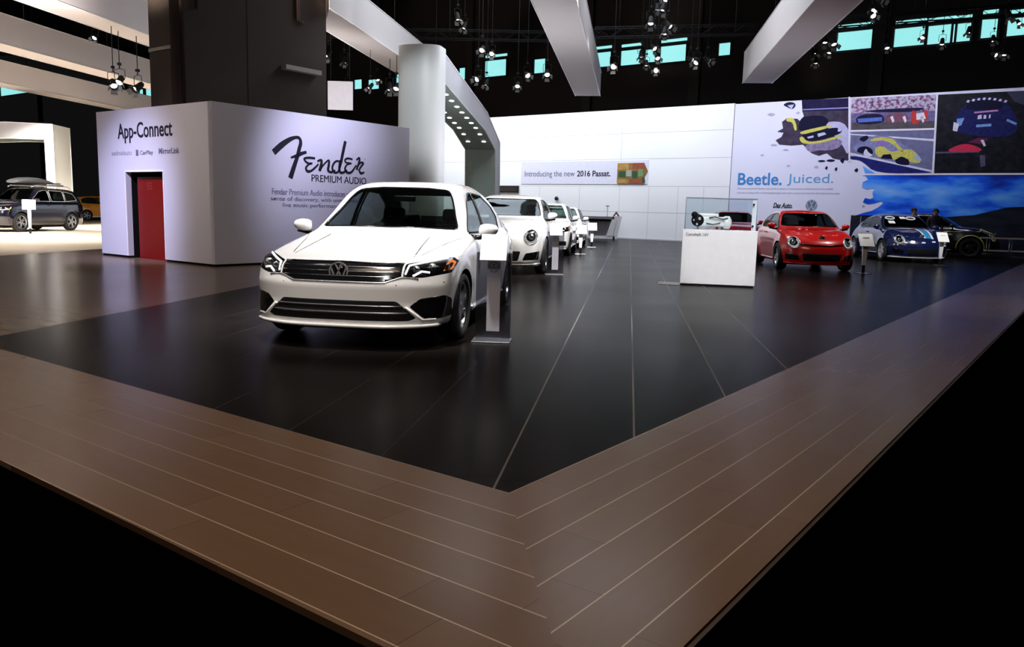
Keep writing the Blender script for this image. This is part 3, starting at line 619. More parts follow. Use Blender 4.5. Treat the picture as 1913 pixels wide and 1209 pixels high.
ar=arch('white_arch',(-2.72,23.0,0),aang,1.12,outer,inner,lights,'white portal arch with soffit downlights behind the front car')
# rounded front leg
bm=NB(); prof=[(-.0,-.58)]; pts=[]
for i in range(13):
    a=pi*(i/12)-pi/2; pts.append((-.0-.30*math.cos(a)**1.0*1.0,.60*math.sin(a)))
pts+= [(.5,.60),(.5,-.60)]
prism(bm,[(p[0]-.02,p[1],0) for p in pts],(0,0,5.68)); obj('curved_post',bm,M_arch,ar,35)
# smaller arch of the neighbouring stand, at the left
A1=atY(118,236,39); ar2=arch('white_arch',(A1.x-.1,A1.y,0),math.radians(180+8),2.0,[(0,0),(0,A1.z),(2.0,A1.z+.02),(9,A1.z-.5)],[(.35,0),(.35,A1.z-.7),(2.0,A1.z-.7),(9,A1.z-1.2)],[],'distant white arch above the dark blue estate car at the left')
ar2.name='white_arch'
bm=NB()
for i in range(2): box(bm,.36,.42,-.8+i*.8,-.1+i*.8,.3,A1.z-.75)
obj('inner_panel',bm,mat('pale_green_panel',(.62,.75,.70),.35),ar2)  # plain pale green finish
# hanging white panel behind the column
hp=Plane((-5.9,27),88); a,b=hp.loc(612,151),hp.loc(659,206)
bm=NB(); box(bm,a[0],b[0],-.06,0,b[1],a[1]); o=mwobj('hanging_panel',bm,mat('white_hung_panel',(.78,.76,.84),.5),hp); tag(o,'small white rectangular panel hanging between the concrete column and the arch','panel')
bm=NB(); 
for q in (a[0]+.1,b[0]-.1): tube(bm,[(q,-.03,a[1]),(q,-.03,17.9)],.01,5)
obj('hanging_cable',bm,M_blk2,o)
# ------------------------------------------------------------------ cars
def pc(pts):
    """smooth monotone interpolation through control points"""
    P_=sorted(pts); X=np.array([p[0] for p in P_],float); Y=np.array([p[1] for p in P_],float); h=np.diff(X); d=np.diff(Y)/h
    m=np.zeros_like(X); m[0]=d[0]; m[-1]=d[-1]
    for i in range(1,len(X)-1):
        m[i]=0 if d[i-1]*d[i]<=0 else (h[i-1]+h[i])*2/((h[i]*2+h[i-1])/d[i-1]*1.0+(h[i]+2*h[i-1])/d[i])*1.5/2*1.0 if 0 else (0 if d[i-1]*d[i]<=0 else 2*d[i-1]*d[i]/(d[i-1]+d[i]))
    def f(x):
        x=np.clip(x,X[0],X[-1]); i=np.clip(np.searchsorted(X,x)-1,0,len(X)-2); t=(x-X[i])/h[i]
        return (1+2*t)*(1-t)**2*Y[i]+t*(1-t)**2*h[i]*m[i]+t*t*(3-2*t)*Y[i+1]+t*t*(t-1)*h[i]*m[i+1]
    return f
class Shell:
    def __init__(s,sp):
        s.sp=sp; s.top=pc(sp['top']); s.side=pc(sp['side']); s.plan=pc(sp['plan']); s.fr=pc(sp['front']); s.re=pc(sp['rear'])
        s.zb=sp.get('zb',.17); s.k=sp.get('k',.022); s.L=sp['L']; s.W=sp['W']; s.H=sp['H']
    def F(s,P,off=0.0):
        sp=s.sp; x,y,z=P[:,0],np.abs(P[:,1]),P[:,2]; W=s.W; yn=y/W
        xe=x+sp.get('wrap',.16)*yn**2*np.clip((x-.1)/.4,0,1)-sp.get('rwrap',.10)*yn**2*np.clip((-x-.8)/.4,0,1)
        zt=s.top(xe); sl=(s.top(xe+.02)-s.top(xe-.02))/.04
        gh=np.clip((z-sp['belt'])/.1,0,1)
        tt=(z-zt+sp.get('crown',.05)*yn**2)/np.sqrt(1+sl*sl)
        w=s.side(z)*(s.plan(x)*(1-gh)+gh*(1-(1-s.plan(x))*sp.get('ghf',.8))); ws=(s.side(z+.02)-s.side(z-.02))/.04
        for (xa,ra,bl) in sp.get('arches',()):
            r=np.hypot(x-xa,z-.34); w=w+bl*np.exp(-((r-ra)/.075)**2)*(1-gh)
        ts=(y-w)/np.sqrt(1+ws*ws)
        tf=(x-(s.fr(z)-sp['fset']*yn**sp.get('fpow',3.0)))/np.sqrt(1+(sp['fset']*2.0)**2*yn**4)
        tr=((s.re(z)+sp['rset']*yn**3.0)-x)/1.1
        tb=s.zb-z
        k=s.k; T=np.stack([tt,ts,tf,tr,tb]); mx=T.max(0); f=mx+k*np.log(np.exp((T-mx)/k).sum(0))
        for (cx_,cy_,cz_,rx,ry,rz) in sp.get('blobs',()):
            q=np.sqrt(((x-cx_)/rx)**2+((y-cy_)/ry)**2+((z-cz_)/rz)**2); g=np.maximum((q-1)*min(rx,ry,rz),s.zb-z)
            kk=sp.get('bk',.04); f=-kk*np.log(np.exp(-np.clip(f/kk,-40,40))+np.exp(-np.clip(g/kk,-40,40)))
        return f-off
    def march(s,A,B,off=0.0,it=13):
        lo=np.zeros(len(A)); hi=np.ones(len(A))
        for _ in range(it):
            m=(lo+hi)/2; v=s.F(A+(B-A)*m[:,None],off)<0; lo=np.where(v,m,lo); hi=np.where(v,hi,m)
        return A+(B-A)*((lo+hi)/2)[:,None]
    def sx(s,y,z,sg=1,off=.0):
        q=s.march(np.array([[.0,y,z]]),np.array([[3.2*sg,y,z]]),off)[0]; return Vector(q)
    def sy(s,x,z,sg=1,off=.0): return Vector(s.march(np.array([[x,0,z]]),np.array([[x,1.3*sg,z]]),off)[0])
    def sz(s,x,y,off=.0): return Vector(s.march(np.array([[x,y,.6]]),np.array([[x,y,2.0]]),off)[0])
    def mesh(s,nx=140,ny=52,nz=40,off=0.0):
        x0,x1=-s.L/2-.15,s.L/2+.15; W=1.12; z0,z1=.02,s.H+.15; idx={}; V=[]; Fc=[]
        def vid(i,j,k):
            q=idx.get((i,j,k))
            if q is None: q=idx[(i,j,k)]=len(V); V.append((x0+(x1-x0)*i/nx,-W+2*W*j/ny,z0+(z1-z0)*k/nz))
            return q
        for i in range(nx):
            for j in range(ny):
                Fc.append((vid(i,j,nz),vid(i+1,j,nz),vid(i+1,j+1,nz),vid(i,j+1,nz))); Fc.append((vid(i,j,0),vid(i,j+1,0),vid(i+1,j+1,0),vid(i+1,j,0)))
            for k in range(nz):
                Fc.append((vid(i,0,k),vid(i+1,0,k),vid(i+1,0,k+1),vid(i,0,k+1))); Fc.append((vid(i,ny,k),vid(i,ny,k+1),vid(i+1,ny,k+1),vid(i+1,ny,k)))
        for j in range(ny):
            for k in range(nz):
                Fc.append((vid(0,j,k),vid(0,j,k+1),vid(0,j+1,k+1),vid(0,j+1,k))); Fc.append((vid(nx,j,k),vid(nx,j+1,k),vid(nx,j+1,k+1),vid(nx,j,k+1)))
        V=np.array(V); S=np.zeros_like(V); S[:,0]=np.clip(V[:,0],-s.L/2+.75,s.L/2-.75); S[:,2]=.58
        V=s.march(S,V,off,17); me=bpy.data.meshes.new('m'); me.from_pydata(V.tolist(),[],Fc); bm=bmesh.new(); bm.from_mesh(me); bpy.data.meshes.remove(me)
        for f in bm.faces: f.smooth=True
        bm.normal_update(); return bm
AX={'front':(1,2),'side':(0,2),'top':(0,1)}
def inpoly(p,pts):
    c=False; n=len(pts)
    for i in range(n):
        a,b=pts[i],pts[i-1]
        if (a[1]>p[1])!=(b[1]>p[1]) and p[0]<(b[0]-a[0])*(p[1]-a[1])/(b[1]-a[1])+a[0]: c=not c
    return c
def carve(bm,pts,ax,cond,keep=True):
    """cut the outline into the skin and lift the enclosed faces out as their own mesh"""
    i,j=AX[ax]; xs=[p[0] for p in pts]; ys=[p[1] for p in pts]; mg=.06; n=len(pts)
    def near(f):
        c=f.calc_center_median(); return xs and min(xs)-mg<c[i]<max(xs)+mg and min(ys)-mg<c[j]<max(ys)+mg and cond(c,f.normal)
    fs=[f for f in bm.faces if near(f)]; geom=list({*fs,*(e for f in fs for e in f.edges),*(v for f in fs for v in f.verts)})
    for q in range(n):
        a,b=pts[q],pts[(q+1)%n]
        co=Vector((0,0,0)); co[i],co[j]=a; no=Vector((0,0,0)); no[i],no[j]=-(b[1]-a[1]),(b[0]-a[0])
        if no.length<1e-7: continue
        geom=bmesh.ops.bisect_plane(bm,geom=geom,plane_co=co,plane_no=no.normalized(),dist=1e-5)['geom']
    sel=[f for f in geom if isinstance(f,bmesh.types.BMFace) and inpoly((f.calc_center_median()[i],f.calc_center_median()[j]),pts)]
    nb=None
    if keep:
        nb=bmesh.new(); mp={}
        for f in sel:
            vs=[]
            for v in f.verts:
                if v not in mp: mp[v]=nb.verts.new(v.co)
                vs.append(mp[v])
            g=nb.faces.new(vs); g.smooth=True
        nb.normal_update()
    bmesh.ops.delete(bm,geom=sel,context='FACES'); return nb
def recess(nb,vec):
    r=bmesh.ops.extrude_face_region(nb,geom=list(nb.faces)); 
    for v in r['geom']:
        if isinstance(v,bmesh.types.BMVert): v.co+=Vector(vec)
    nb.normal_update(); return nb
def thick(nb,d):
    """give a lifted pane thickness inwards"""
    nb.normal_update(); r=bmesh.ops.solidify(nb,geom=list(nb.faces),thickness=d); nb.normal_update(); return nb
def mir(pts): return [(-p[0],p[1]) for p in pts][::-1]
def rnd(pts,r=.03,n=3):
    out=[]; N=len(pts)
    for i in range(N):
        p=Vector(pts[i]); a=Vector(pts[i-1]); b=Vector(pts[(i+1)%N]); da=(a-p); db=(b-p); ra=min(r,da.length*.4); rb=min(r,db.length*.4)
        p0=p+da.normalized()*ra; p1=p+db.normalized()*rb
        for k in range(n+1):
            t=k/n; q=p0*(1-t)**2+p*2*t*(1-t)+p1*t*t; out.append((q.x,q.y))
    return out
def circ(c,r,n=20,sx=1): return [(c[0]+r*sx*math.cos(2*pi*k/n),c[1]+r*math.sin(2*pi*k/n)) for k in range(n)]
M_gl=glassmat('tinted_glass',(.80,.86,.84),.012); M_glb=glassmat('smoked_glass',(.40,.45,.45),.02); M_gld=glassmat('privacy_glass',(.30,.33,.33),.02); M_clear=glassmat('clear_lens',(.95,.97,1),.01)
M_int=mat('dark_interior',(.008,.008,.009),.7); M_seat=mat('black_seat_fabric',(.014,.013,.014),.75); M_trim=mat('gloss_black_trim',(.004,.004,.005),.15)
M_cbar=mat('dark_chrome_bar',(.42,.43,.45),.2,1.0); M_gbar=mat('satin_grey_bar',(.16,.16,.17),.3,.6); M_rim=mat('silver_alloy',(.50,.51,.53),.25,1.0); M_rimd=mat('dark_disc',(.03,.03,.03),.5,.5); M_amber=mat('amber_reflector',(.75,.20,.04),.3)
M_headl=mat('lamp_reflector',(.7,.72,.74),.2,.6)
def wheel_bms(R,w_,rr,spokes=5,dbl=True):
    t=NB(); lathe(t,[(rr,-w_/2+.015),(rr+.015,-w_/2),(R-.03,-w_/2),(R-.006,-w_/2+.03),(R,-w_/2+.07),(R,w_/2-.07),(R-.006,w_/2-.03),(R-.03,w_/2),(rr+.015,w_/2),(rr,w_/2-.015)],'y',40)
    r=NB(); lathe(r,[(rr,w_/2-.02),(rr-.012,w_/2-.012),(rr-.02,w_/2-.03),(rr-.035,w_/2-.08),(rr-.035,-w_/2+.02),(rr,-w_/2+.02)],'y',40)
    lathe(r,[(.001,w_/2-.03),(.03,w_/2-.03),(.055,w_/2-.045),(.06,w_/2-.07),(.001,w_/2-.075)],'y',20)
    for k in range(spokes):
        for s_ in ((-1,1) if dbl else (0,)):
            a=2*pi*k/spokes; Mx=Matrix.Rotation(a+s_*.17,4,'Y'); a0=Matrix.Rotation(a,4,'Y')
            p0=a0@Vector((s_*.012,0,.04)); p1=Mx@Vector((0,0,rr-.02)); wd=.016 if dbl else .03
            d=(p1-p0).normalized(); sd=d.cross(Vector((0,1,0)))*wd
            q=[p0-sd*1.2,p0+sd*1.2,p1+sd*.8,p1-sd*.8]; y1=w_/2-.035; y0=w_/2-.025
            prism(r,[Vector((v.x,y1-.03,v.z)) for v in q],(0,.035,0))
    d=NB(); lathe(d,[(.02,0),(rr-.07,0),(rr-.07,.02),(.02,.02)],'y',28)
    return t,r,d
def add_wheels(car,sp,sh):
    t,r,d=wheel_bms(sp['R'],sp.get('tw',.225),sp['rr'],sp.get('spokes',5),sp.get('dbl',True)); first=None
    for xa in sp['axles']:
        for sg in (1,-1):
            if first is None:
                wo=obj('wheel',t,M_rub,car); ro=obj('rim',r,sp.get('rimm',M_rim),wo); do=obj('brake_disc',d,M_rimd,wo); first=(wo,ro,do)
            else:
                wo=first[0].copy(); C.objects.link(wo); wo.parent=car
                for c_ in first[1:]:
                    k=c_.copy(); C.objects.link(k); k.parent=wo
            wo.location=(xa,sg*(sp['track']),sp['R']); wo.rotation_euler=(0,.3*xa,0 if sg>0 else pi)
def build_car(sp,loc,head,label,group=None,name=None,detail=2,res=(140,52,40),scale=1.0):
    """head: bearing (radians about z) of local +x, the car's nose"""
    sh=Shell(sp); car=empty(name or sp['name'],loc,head,label,'car',group); car.scale=scale if isinstance(scale,tuple) else (scale,)*3; paint=sp['paint']; bm=sh.mesh(*res)
    front=lambda c,n: c[0]>sp['L']/2-1.0; wind=lambda c,n: c[0]>-.1 and c[2]>sp['belt']-.03; rearc=lambda c,n: c[0]<-.7
    glass=sp.get('glass',M_gl)
    lin=None
    if detail>=2: lin=sh.mesh(70,30,24,-.035)
    def both(fn):
        for s_ in (1,-1): fn(s_)
    if lin is not None:
        carve(lin,sp['wind'],'front',wind,False); carve(lin,sp['rwind'],'front',rearc,False)
        for pl in sp['swin']:
            for s_ in (1,-1): carve(lin,pl,'side',lambda c,n,s_=s_: c[1]*s_>.3,False)
        dl_=[f for f in lin.faces if f.calc_center_median().z<sp['belt']-.12]; bmesh.ops.delete(lin,geom=dl_,context='FACES')
        obj('cabin_lining',lin,M_int,car)
    g=carve(bm,sp['wind'],'front',wind); obj('windscreen',thick(g,.006),glass,car,True)
    g=carve(bm,sp['rwind'],'front',rearc); obj('rear_window',thick(g,.006),sp.get('rglass',glass),car,True)
    for pl in sp['swin']:
        for s_ in (1,-1):
            g=carve(bm,pl,'side',lambda c,n,s_=s_: c[1]*s_>.3); 
            obj('side_window',thick(g,.005),glass,car,True)
    # seals round the screens
    def seal(pts,ax,s_,r,nm,m):
        b=NB(); P_=[]
        N=len(pts)
        for q in range(N):
            a,c=pts[q],pts[(q+1)%N]; L_=math.hypot(a[0]-c[0],a[1]-c[1]); k=max(1,int(L_/.06))
            for t in range(k):
                u,v=a[0]+(c[0]-a[0])*t/k,a[1]+(c[1]-a[1])*t/k
                P_.append(sh.sx(u,v,s_,-.002) if ax=='front' else sh.sy(u,v,s_,-.002))
        tube(b,P_,r,6,closed=True); return obj(nm,b,m,car)
    seal(sp['wind'],'front',1,.011,'window_seal',M_trim)
    for pl in sp['swin']:
        for s_ in (1,-1): seal(pl,'side',s_,.010,'window_trim',sp.get('wtrim',M_trim))
    # wheel arches
    for xa in sp['axles']:
        for s_ in (1,-1):
            ca=[(xa+sp['ar']*math.cos(a),sp['R']+sp['ar']*math.sin(a)) for a in np.linspace(-pi*.25,pi*1.25,19)]; ca=[(p[0],max(p[1],-.02)) for p in ca]
            carve(bm,ca,'side',lambda c,n,s_=s_: c[1]*s_>.35,False)
        for s_ in (1,-1):
            b=NB(); n=20; A_=[];B_=[];C_=[]
            for q in range(n+1):
                a=-.35+ (pi+.7)*q/n; cx_,cz_=xa+(sp['ar']+.012)*math.cos(a),sp['R']+(sp['ar']+.012)*math.sin(a)
                y1=abs(sh.sy(cx_,max(cz_,sh.zb+.02),1).y)-.008
                A_.append(b.verts.new((cx_,s_*y1,cz_))); B_.append(b.verts.new((cx_,s_*.52,cz_)))
            for q in range(n): b.faces.new((A_[q],A_[q+1],B_[q+1],B_[q]))
            b.faces.new(B_); obj('arch_liner',b,M_black,car)
    # front features
    for (nm,pl,dep,m) in sp['feat']:
        g=carve(bm,pl,'front',front); recess(g,(-dep,0,0)); obj(nm,g,m,car)
    for (pl,dep,mode) in sp['lamps']:
        for s_ in (1,-1):
            pts=pl if s_>0 else mir(pl)
            g=carve(bm,pts,'front',front); lens=g.copy(); recess(g,(-dep,0,0)); h=obj('headlight',g,sp.get('lampback',M_trim),car)
            obj('lens',lens,M_clear,h,True)
            cx_=sum(p[0] for p in pl)/len(pl); cz_=sum(p[1] for p in pl)/len(pl)
            if mode=='round':
                r=(max(p[1] for p in pl)-min(p[1] for p in pl))/2; c=sh.sx(s_*cx_,cz_); n=26
                b=NB(); bk=NB(); tube(bk,[sh.sx(s_*p[0],p[1],1,.004) for p in circ((cx_,cz_),r*1.0,n,.95)],.010,6,closed=True); obj('chrome_ring',bk,M_chrome,h)
                tube(b,[sh.sx(s_*(cx_+r*.75*math.cos(a)),cz_+r*.75*math.sin(a),1,-.02) for a in np.linspace(pi*.75,pi*2.25,14)],.017,6); obj('light_ring',b,M_drl,h); b=NB(); ball(b,c-Vector((.055,0,0)),r*.42,.7,1,1,16); obj('projector',b,M_headl,h)
            elif mode=='long':
                for (yy,zz,rr_) in sp['proj']:
                    c=sh.sx(s_*yy,zz); b=NB(); ball(b,c-Vector((dep*.6,0,0)),rr_,.6,1,1,14); obj('projector',b,M_headl,h)
                for ln in sp['drl']:
                    bk=NB(); tube(bk,[sh.sx(s_*q[0],q[1],1,.002) for q in ln],.011,6); obj('light_strip',bk,M_drl,h)
                bk=NB(); q=sp['amber']; g=[bk.verts.new(sh.sx(s_*p[0],p[1],1,.006)) for p in q]; bk.faces.new(g); obj('amber_reflector',bk,M_amber,h)
    for (nm,pts,r,m,off) in sp.get('bars',()):
        b=NB(); P_=[]
        for a,c in zip(pts,pts[1:]):
            k=max(1,int(abs(a[0]-c[0])/.07))
            for t in range(k): P_.append(sh.sx(a[0]+(c[0]-a[0])*t/k,a[1]+(c[1]-a[1])*t/k,1,off))
        P_.append(sh.sx(pts[-1][0],pts[-1][1],1,off)); tube(b,P_,r,6); obj(nm,b,m,car)
    if 'badge' in sp:
        by,bz,br=sp['badge']; c=sh.sx(by,bz,1,.012); b=NB(); emblem(b,(0,0),br,0,0,.14); e_=thick(b,.01); bo=obj('badge',e_,M_chrome,car); bo.location=c; bo.rotation_euler=(sp.get('btilt',0),0,pi/2*-1) 
        b=NB(); lathe(b,[(.001,0),(br,0),(br,.012),(.001,.012)],'x',24); o=obj('badge_back',b,M_trim,car); o.location=c-Vector((.02,0,0))
    # seams
    for ln in sp.get('seams',()):
        for s_ in (1,-1): b=NB(); tube(b,[sh.sy(q[0],q[1],s_,-.001) for q in ln],.0045,5); obj('panel_gap',b,M_trim,car)
    for ln in sp.get('hood',()):
        for s_ in (1,-1): b=NB(); tube(b,[sh.sz(q[0],s_*q[1],-.001) for q in ln],.005,5); obj('panel_gap',b,M_trim,car)
    # door handles
    for x_,z_ in sp.get('handles',()):
        for s_ in (1,-1):
            b=NB(); tube(b,[sh.sy(x_+d_,z_,s_,o_) for d_,o_ in((-.09,.0),(-.06,.028),(0,.035),(.06,.028),(.09,.0))],.013,6); obj('door_handle',b,sp.get('hm',paint),car)
    # side skirt
    if 'skirt' in sp:
        x0,x1,zs=sp['skirt']
        for s_ in (1,-1):
            b=NB(); tube(b,[sh.sy(x0+(x1-x0)*t/14,zs,s_,.0) for t in range(15)],.03,8); obj('side_skirt',b,sp.get('skm',paint),car)
    # mirrors
    mx_,mz_=sp['mirror']
    for s_ in (1,-1):
        y0=abs(sh.sy(mx_,mz_-.04,1).y); b=NB(); d=bmesh.ops.create_cube(b,size=1)
        bmesh.ops.subdivide_edges(b,edges=b.edges[:],cuts=5,use_grid_fill=True)
        for v in b.verts:
            p=v.co; p=p*2; q=Vector((p.x*math.sqrt(1-p.y**2/2*.8-p.z**2/2*.8+p.y**2*p.z**2/3*.6),p.y*math.sqrt(1-p.z**2/2*.8-p.x**2/2*.8+p.z**2*p.x**2/3*.6),p.z*math.sqrt(1-p.x**2/2*.8-p.y**2/2*.8+p.x**2*p.y**2/3*.6)))
            u=(q.y+1)/2; v.co=Vector((mx_+q.x*.07-.02*u,s_*(y0+.06+u*.20),mz_+.03+q.z*(.078-.022*u)+.012*u))
        for f in b.faces: f.smooth=True
        mo=obj('wing_mirror',b,sp.get('mm',paint),car)
        b=NB(); tube(b,[(mx_+.01,s_*(y0-.02),mz_-.045),(mx_+.0,s_*(y0+.06),mz_-.05),(mx_-.01,s_*(y0+.22),mz_-.032)],[.028,.026,.012],8); obj('mirror_base',b,M_trim,mo)
        b=NB(); box(b,mx_-.085,mx_-.078,min(s_*(y0+.09),s_*(y0+.22)),max(s_*(y0+.09),s_*(y0+.22)),mz_-.02,mz_+.08); obj('mirror_glass',b,M_headl,mo)
    # underbody
    b=NB(); box(b,-sp['L']/2+.35,sp['L']/2-.35,-.55,.55,.15,.22); obj('underbody',b,M_black,car)
    if detail>=2:
        # interior
        b=NB(); zc=sp['belt']; dx=sp.get('dash',.55); box(b,dx-.25,dx+.25,-.66,.66,zc-.30,zc-.07,0,None,.06); obj('dashboard',b,M_int,car)
        b=NB(); box(b,-1.5,dx,-.66,.66,.22,.34); obj('cabin_floor',b,M_int,car)
        b=NB(); R_=Matrix.Translation((dx-.32,.36,zc-.08))@Matrix.Rotation(math.radians(-65),4,'Y')
        tube(b,[R_@Vector((.18*math.cos(a),.18*math.sin(a),0)) for a in np.linspace(0,2*pi,28,endpoint=False)],.015,8,closed=True)
        for a in (0,2.3,-2.3): tube(b,[R_@Vector((0,0,0)),R_@Vector((.18*math.cos(a),.18*math.sin(a),0))],.014,6)
        obj('steering_wheel',b,M_trim,car)
        def seat(x,y,w_=.25,bk=.60):
            b=NB(); box(b,x-.25,x+.25,y-w_,y+w_,.42,.56,0,None,.05)
            Mb=Matrix.Translation((x-.22,y,.52))@Matrix.Rotation(math.radians(-16),4,'Y'); box(b,-.06,.06,-w_,w_,0,bk,0,Mb,.05)
            o=obj('seat',b,M_seat,car); b=NB(); box(b,-.05,.04,-.13,.13,bk+.04,bk+.20,0,Mb,.035); tube(b,[Mb@Vector((0,-.05,bk-.02)),Mb@Vector((0,-.05,bk+.08))],.008,6); tube(b,[Mb@Vector((0,.05,bk-.02)),Mb@Vector((0,.05,bk+.08))],.008,6); obj('headrest',b,M_seat,o)
        seat(-.15,.36); seat(-.15,-.36); seat(-1.0,.38,.28,.52); seat(-1.0,-.38,.28,.52)
        b=NB(); c=sh.sx(0,sp['wind'][0][1] if 0 else sp['rvz'],1,-.10); box(b,c.x-.015,c.x+.012,-.12,.12,c.z-.035,c.z+.035,0,None,.015); obj('rear_view_mirror',b,M_trim,car)
    else:
        b=NB(); box(b,-1.4,.6,-.6,.6,.3,sp['belt']-.1); obj('cabin_floor',b,M_int,car)
    add_wheels(car,sp,sh)
    bo=obj('body',bm,paint,car,40); return car,sh
M_drl=mat('white_light_guide',(.9,.92,.95),.2,emis=(1,1,1),es=.7)
def paintm(n,c,r=.22,m=0,coat=1,v=.02): return mat(n,c,r,m,coat=coat,var=(2,v))
PW=paintm('pure_white_paint',(.80,.80,.80)); PR=paintm('tornado_red_paint',(.60,.006,.006),.28); PN=paintm('night_blue_paint',(.006,.012,.06),.2); PB=paintm('blue_black_paint',(.003,.003,.011),.15); PY=paintm('orange_yellow_paint',(.70,.28,.03)); PK=paintm('race_black_paint',(.006,.006,.012),.25); PAY=paintm('acid_yellow_paint',(.62,.55,.06),.3)
SEDAN=dict(name='white_saloon_car',L=4.87,W=.918,H=1.48,belt=.965,
 top=[(-2.54,1.03),(-2.40,1.085),(-2.10,1.12),(-1.95,1.15),(-1.75,1.225),(-1.35,1.385),(-1.1,1.445),(-.6,1.505),(-.2,1.505),(.1,1.472),(.3,1.405),(.6,1.24),(.9,1.08),(1.03,1.025),(1.2,.99),(1.6,.92),(2.0,.845),(2.2,.80),(2.3,.77),(2.45,.70)],
 side=[(.05,.78),(.16,.84),(.24,.875),(.45,.905),(.62,.918),(.78,.912),(.90,.885),(.97,.845),(1.02,.79),(1.2,.715),(1.38,.625),(1.46,.56),(1.55,.48)],
 plan=[(-2.54,.84),(-2.2,.92),(-1.6,.98),(-.5,1),(.8,1),(1.5,.985),(2.0,.955),(2.35,.93)],
 front=[(.05,2.20),(.17,2.24),(.23,2.345),(.30,2.35),(.45,2.335),(.58,2.335),(.64,2.315),(.74,2.275),(.82,2.21),(.95,2.0)],
 rear=[(.1,-2.3),(.3,-2.42),(.6,-2.45),(.9,-2.43),(1.05,-2.40),(1.2,-2.36)],
 fset=.42,fpow=3.4,rset=.25,zb=.19,k=.020,wrap=.20,crown=.045,arches=((1.42,.39,.014),(-1.38,.39,.014)),
 axles=(1.42,-1.38),R=.335,rr=.235,ar=.372,track=.80,spokes=5,
 wind=rnd([(-.71,1.035),(-.64,1.15),(-.55,1.33),(-.49,1.405),(-.25,1.425),(.25,1.425),(.49,1.405),(.55,1.33),(.64,1.15),(.71,1.035),(.35,1.045),(-.35,1.045)],.04,2),
 rwind=rnd([(-.60,1.14),(-.50,1.38),(.50,1.38),(.60,1.14)],.05),
 swin=[rnd([(.72,1.005),(.20,1.31),(-.05,1.39),(-.22,1.405),(-.22,1.0)],.03),rnd([(-.28,1.0),(-.28,1.405),(-.8,1.39),(-1.25,1.27),(-1.42,1.15),(-1.30,1.02)],.03)],
 feat=[('upper_grille',[(-.53,.79),(-.53,.675),(-.40,.625),(.40,.625),(.53,.675),(.53,.79),(.0,.80)],.05,M_trim),
       ('lower_intake',rnd([(-.50,.455),(.50,.455),(.66,.30),(.60,.275),(-.60,.275),(-.66,.30)],.02),.07,M_black),
       ('side_intake',rnd([(.60,.405),(.68,.475),(.86,.50),(.885,.45),(.875,.285),(.72,.285)],.02),.05,M_trim),
       ('side_intake',rnd(mir([(.60,.405),(.68,.475),(.86,.50),(.885,.45),(.875,.285),(.72,.285)]),.02),.05,M_trim)],
 lamps=[(rnd([(.545,.785),(.545,.665),(.70,.665),(.885,.70),(.895,.80),(.86,.835),(.72,.815)],.012,2),.06,'long')],
 proj=[(.63,.735,.034),(.745,.755,.036)],drl=[[(.56,.695),(.575,.77),(.66,.792),(.76,.812),(.83,.825)],[(.62,.68),(.68,.72),(.74,.71)]],amber=[(.835,.72),(.885,.73),(.892,.79),(.862,.82),(.845,.79)],
 bars=[('grille_bar',[(-.53,.788),(0,.797),(.53,.788)],.007,M_cbar,.004),('grille_bar',[(-.53,.752),(.53,.752)],.0065,M_cbar,-.004),('grille_bar',[(-.53,.712),(.53,.712)],.0065,M_cbar,-.004),('grille_bar',[(-.50,.670),(.50,.670)],.0065,M_cbar,-.004),
       ('grille_bar',[(-.66,.655),(-.53,.668),(-.40,.618),(.40,.618),(.53,.668),(.66,.655)],.009,M_chrome,.0),
       ('intake_bar',[(-.55,.405),(.55,.405)],.010,M_gbar,-.002),('intake_bar',[(-.59,.345),(.59,.345)],.010,M_gbar,-.002),
       ('lip',[(-.90,.235),(-.80,.225),(-.4,.222),(.4,.222),(.80,.225),(.90,.235)],.020,PW,.015),('blade_trim',[(-.88,.28),(-.70,.282),(-.575,.40)],.012,PW,.004),('blade_trim',[(.88,.28),(.70,.282),(.575,.40)],.012,PW,.004)],
 badge=(0,.71,.085),seams=[[(.98,.97),(1.0,.8),(.98,.5),(.93,.3)],[(-.25,.98),(-.27,.7),(-.25,.3)],[(-1.12,.96),(-1.05,.75),(-1.0,.62)],[(2.28,.60),(2.0,.62),(1.86,.60)]],
 hood=[[(2.2,.50),(1.8,.60),(1.3,.70),(1.0,.78)],[(1.9,.55),(1.5,.52),(1.15,.50)]],handles=[(-.05,.86),(-.98,.87)],skirt=(-.95,.98,.25),skm=M_chrome,mirror=(.66,1.02),dash=.60,rvz=1.33,paint=PW)
def zmap(z): return z if z<.85 else .85+(z-.85)*1.15
for k_ in ('top',): SEDAN[k_]=[(x,zmap(z)) for x,z in SEDAN[k_]]
for k_ in ('side','front','rear'): SEDAN[k_]=[(zmap(z),w_) for z,w_ in SEDAN[k_]]
SEDAN['swin']=[[(x,zmap(z)) for x,z in p_] for p_ in SEDAN['swin']]; SEDAN['wind']=[(y_,zmap(z)+.008) for y_,z in SEDAN['wind']]; SEDAN['rwind']=[(y_,zmap(z)) for y_,z in SEDAN['rwind']]
SEDAN.update(belt=zmap(.965),H=zmap(1.48),mirror=(.66,1.04),rvz=1.40)
